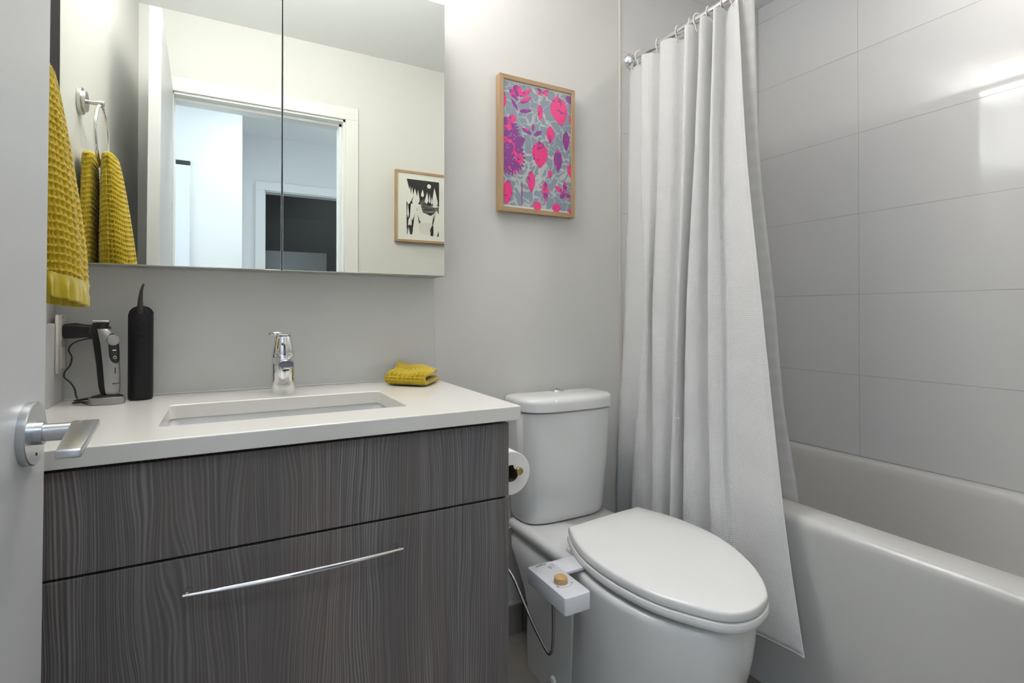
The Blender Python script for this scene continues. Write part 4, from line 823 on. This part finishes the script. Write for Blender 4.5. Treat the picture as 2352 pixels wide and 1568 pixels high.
art_m = [marbled(), inkmix('pink_leaf', pink, purp, 38, 0.56, 0.60), inkmix('purple_leaf', purp, pink, 38, 0.56, 0.60), mat('pale_pink', (0.70, 0.30, 0.52), 0.5), mat('print_margin', (0.62, 0.63, 0.61), 0.5)]
b = MB(); ys = yp; w, h_ = i1-i0, j1-j0
P3 = lambda u, v, k=0.0: (i0+min(max(u, 0), 1)*w, ys-0.0001*k, j0+min(max(v, 0), 1)*h_)
b.cm = 4; b.add([P3(0, 0), P3(1, 0), P3(1, 1), P3(0, 1)], [(0, 1, 2, 3)])
b.cm = 0; b.add([P3(0, 0.016, 1), P3(1, 0.016, 1), P3(1, 0.985, 1), P3(0, 0.985, 1)], [(0, 1, 2, 3)])
rnd = random.Random(5)
def leaf_shape(p, q, wd, cm, k, jag=0.0, n=14, kind=0):
    (x0, y0), (x1, y1) = p, q; ax = (x1-x0)*w, (y1-y0)*h_; L_ = math.hypot(*ax); ax = (ax[0]/L_, ax[1]/L_); nx = (-ax[1], ax[0]); W_ = wd*w*(1.0)
    left, right = [], []
    for i in range(n+1):
        s_ = i/n; prof = math.sin(PI*s_**0.85)**0.85 if kind == 0 else math.sin(PI*s_**1.25)**0.8
        r_ = W_*prof*(1+jag*(1 if i % 2 else -1))
        for lst, sg in ((left, 1), (right, -1)):
            lst.append(P3(x0+(ax[0]*L_*s_+nx[0]*r_*sg)/w, y0+(ax[1]*L_*s_+nx[1]*r_*sg)/h_, k))
    v = left+right[::-1]; m1 = len(left); b.cm = cm
    f = [(i, i+1, 2*m1-2-i, 2*m1-1-i) for i in range(m1-1)]; b.add(v, f)
for i, (p, q, wd) in enumerate(LEAVES):
    cm = 2 if i in (5, 10, 11, 14, 20, 21, 22, 23, 25, 26, 27, 34, 2, 28) else 1
    leaf_shape(p, q, wd*(0.8 if abs(p[0]-q[0]) > 0.08 else 1.0)*(0.95 if wd > 0.05 else 1.0), cm, 2+0.1*i, 0.10 if i in (4, 9, 18, 19, 20, 22) else 0.0, 16, 0 if i in (0, 1, 3) else 0)
# two feathery fronds at the left edge
leaf_shape((0.05, 0.70), (0.05, 0.46), 0.15, 2, 6.0, 0.08, 26); leaf_shape((0.10, 0.55), (0.12, 0.27), 0.17, 2, 6.2, 0.08, 26)
for (cx_, cy_, R1, R2, k) in ((0.05, 0.585, 0.19, 0.125, 7), (0.10, 0.40, 0.22, 0.155, 8)):
    for ring_ in range(5):
        nn_ = 26
        for i in range(nn_):
            a = 2*PI*(i+0.5*ring_)/nn_; f_ = 1-ring_*0.19; L1 = 0.28*f_+0.1
            tip = (cx_+R1*f_*math.cos(a), cy_+R2*f_*math.sin(a)); base = (cx_+R1*f_*(1-L1)*math.cos(a+0.12), cy_+R2*f_*(1-L1)*math.sin(a+0.12))
            if tip[0] < -0.02 and base[0] < 0: continue
            leaf_shape((max(tip[0], 0), tip[1]), (max(base[0], 0), base[1]), 0.012*f_+0.003, 2, k+ring_*0.2, 0, 4)
    for i in range(16):
        a = rnd.uniform(0, 2*PI); r_ = rnd.uniform(0.2, 0.7); x_, y_ = cx_+R1*r_*math.cos(a), cy_+R2*r_*math.sin(a)
        if x_ > 0.01: leaf_shape((x_, y_), (x_+0.02, y_+rnd.uniform(-.02, .02)), 0.004, 3, k+1.5, 0, 4)
leaf_shape((0.307, 0.557), (0.13, 0.50), 0.055, 2, 9, 0.35, 14); leaf_shape((0.13, 0.735), (0.13, 0.66), 0.05, 1, 9.2, 0.2, 10)
leaf_shape((0.264, 0.227), (0.264, 0.016), 0.008, 2, 3, 0, 8)
b.build('print', None, t, 0, mats=art_m)
fix(t)
# black and white print on the door wall, seen in the mirror
t, i0, i1, j0, j1, yp = picture(0.797, 1.108, 1.462, 1.850, YF, 1, 0.0125, 0.026, 'oak-framed black and white moonlit landscape print, reflected in the mirror cabinet', None)
b = MB(); b.cm = 0; b.add([(i0, yp, j0), (i1, yp, j0), (i1, yp, j1), (i0, yp, j1)], [(0, 1, 2, 3)])
BW = [[[0.0,1.0],[1.0,1.0],[1.004,0.778],[0.947,0.791],[0.897,0.865],[0.849,0.889],[0.803,0.808],[0.749,0.7],[0.684,0.64],[0.639,0.561],[0.6,0.635],[0.692,0.74],[0.7,0.773],[0.673,0.749],[0.625,0.795],[0.589,0.733],[0.543,0.675],[0.508,0.596],[0.469,0.67],[0.543,0.707],[0.514,0.771],[0.481,0.834],[0.449,0.766],[0.395,0.697],[0.385,0.751],[0.338,0.823],[0.303,0.723],[0.275,0.776],[0.243,0.838],[0.221,0.75],[0.194,0.705],[0.211,0.793],[0.155,0.864],[0.129,0.819],[0.095,0.876],[0.081,0.805],[0.038,0.898]],[[0.243,0.838],[0.233,0.751],[0.194,0.694],[0.141,0.637],[0.116,0.549],[0.063,0.481],[0.073,0.428],[0.093,0.332],[0.023,0.21],[-0.002,0.102],[-0.01,0.584],[0.024,0.65],[0.07,0.6],[0.14,0.68]],[[0.425,0.558],[0.564,0.565],[0.752,0.557],[0.847,0.524],[0.951,0.536],[0.988,0.627],[0.992,0.405],[0.914,0.478],[0.849,0.419],[0.736,0.369],[0.567,0.403],[0.492,0.42],[0.454,0.483]],[[0.254,0.406],[0.193,0.252],[0.147,0.303],[0.185,0.208],[0.114,0.15],[0.162,0.007],[0.195,0.165],[0.22,0.275]],[[0.309,0.382],[0.385,0.251],[0.431,0.259],[0.386,0.207],[0.338,0.292]],[[0.905,0.478],[0.822,0.307],[0.805,0.218],[0.759,0.172],[0.713,0.103],[0.753,0.006],[0.809,-0.003],[0.77,0.084],[0.826,0.131],[0.806,0.196],[0.851,0.309]],[[0.988,0.1],[0.943,-0.002],[0.99,-0.0]],[[0.298,0.501],[0.323,0.432],[0.301,0.458]],[[0.024,0.157],[0.113,0.183],[0.162,0.007],[0.099,0.004],[0.06,0.137],[0.018,0.006],[-0.0,0.005]],[[0.787,0.702],[0.694,0.641],[0.676,0.574],[0.752,0.546],[0.78,0.57],[0.75,0.634]]]
px0, px1, pz0, pz1 = 0.860, 1.046, 1.502, 1.806
def poly(pts, k, cm):
    bm = bmesh.new(); vs_ = [bm.verts.new((px0+u*(px1-px0), yp+0.0002*k, pz0+v_*(pz1-pz0))) for u, v_ in pts]
    f = bm.faces.new(vs_); bmesh.ops.triangulate(bm, faces=[f]); bm.verts.index_update()
    b.cm = cm; b.add([v.co[:] for v in bm.verts], [[v.index for v in f.verts] for f in bm.faces]); bm.free()
poly([(0, 0.56), (1, 0.56), (1, 1), (0, 1)], 1.0, 1)
for i in (1, 2, 3, 4, 5, 6, 8): poly(BW[i], 1.2+0.1*i, 2 if i == 2 else 1)
def flame(tx, ty, bx, by, hw, k, cm=0, lean=0.0, n=22):
    """a pointed tree silhouette: sharp tip, swelling body with a ragged outline, rounded foot"""
    L_, R_ = [], []
    for i in range(n+1):
        s_ = i/n; w_ = hw*(s_**0.9)*(1-max(0, s_-0.72)**1.6*7.2)*(1+0.10*math.sin(i*2.3+tx*9)); cx_ = tx+(bx-tx)*s_+lean*math.sin(PI*s_); y_ = ty+(by-ty)*s_
        L_.append((cx_-max(w_, 0), y_)); R_.append((cx_+max(w_, 0)*0.9, y_))
    P_ = L_+R_[::-1]; V_ = [(px0+min(max(u, 0), 1)*(px1-px0), yp+0.0002*k, pz0+max(v_, 0)*(pz1-pz0)) for u, v_ in P_]; m_ = len(L_)
    b.cm = cm; b.add(V_, [(i, i+1, 2*m_-2-i, 2*m_-1-i) for i in range(m_-1)])
for q in ((0.0, 0.985, 0.06, 0.55, 0.13), (0.095, 0.875, 0.09, 0.55, 0.075), (0.157, 0.86, 0.17, 0.60, 0.065), (0.243, 0.84, 0.27, 0.50, 0.13), (0.338, 0.82, 0.35, 0.58, 0.065), (0.481, 0.835, 0.48, 0.70, 0.065),
          (0.625, 0.795, 0.60, 0.585, 0.075), (0.70, 0.775, 0.70, 0.60, 0.035), (0.849, 0.885, 0.88, 0.535, 0.125), (0.755, 0.72, 0.76, 0.58, 0.03)): flame(*q, 3.0+q[0]*0.3)
poly([(0.40, 0.56), (0.66, 0.56), (0.60, 0.62), (0.52, 0.655), (0.43, 0.635)], 2.6, 2)
flame(0.243, 0.74, 0.33, 0.26, 0.185, 3.4, 0, 0.01); flame(0.27, 0.41, 0.28, -0.02, 0.12, 3.5); flame(0.905, 0.47, 0.90, 0.02, 0.11, 3.5); flame(0.03, 0.60, 0.04, 0.30, 0.035, 3.5)
for q in ((0.245, 0.40, 0.19, 0.25, 0.016), (0.195, 0.30, 0.15, 0.0, 0.030), (0.315, 0.38, 0.395, 0.235, 0.020), (0.84, 0.44, 0.79, 0.20, 0.016), (0.80, 0.22, 0.745, -0.01, 0.040), (0.305, 0.50, 0.315, 0.43, 0.010), (0.05, 0.35, 0.01, 0.10, 0.03), (0.985, 0.10, 0.96, -0.01, 0.035), (0.21, 0.70, 0.06, 0.50, 0.035), (0.06, 0.52, 0.09, 0.30, 0.02)): flame(*q, 4.0, 1)
poly([(0.681+0.062*math.cos(2*PI*i/24), 0.905+0.040*math.sin(2*PI*i/24)) for i in range(24)], 4.2, 0)
def hatch():
    m = mat('hatched_ink', (0.1, 0.1, 0.1), 0.6); nt, b_ = nodes(m); L = nt.links.new; tc = N(nt, 'ShaderNodeTexCoord'); mp = N(nt, 'ShaderNodeMapping'); mp.inputs['Scale'].default_value = (12, 1, 300)
    n1 = N(nt, 'ShaderNodeTexNoise', Scale=1.0, Detail=2.0); L(tc.outputs['Object'], mp.inputs['Vector']); L(mp.outputs[0], n1.inputs['Vector'])
    r = ramp(nt, [(0.45, (0.02, 0.02, 0.02)), (0.62, (0.28, 0.28, 0.26))]); L(n1.outputs['Fac'], r.inputs['Fac']); L(r.outputs['Color'], b_.inputs['Base Color']); return m
for i in range(14):
    x_ = 0.40+0.035*i; b.cm = 1
    b.tube([(px0+(x_+0.10*s_*s_)*(px1-px0)-0.05*(px1-px0)*s_, yp+0.0003, pz0+(0.34-0.32*s_)*(pz1-pz0)) for s_ in [k/6 for k in range(2, 7)]], 0.0003, 4)
b.build('print', None, t, 0, mats=[mat_board, bw_ink, hatch()])
fix(t)
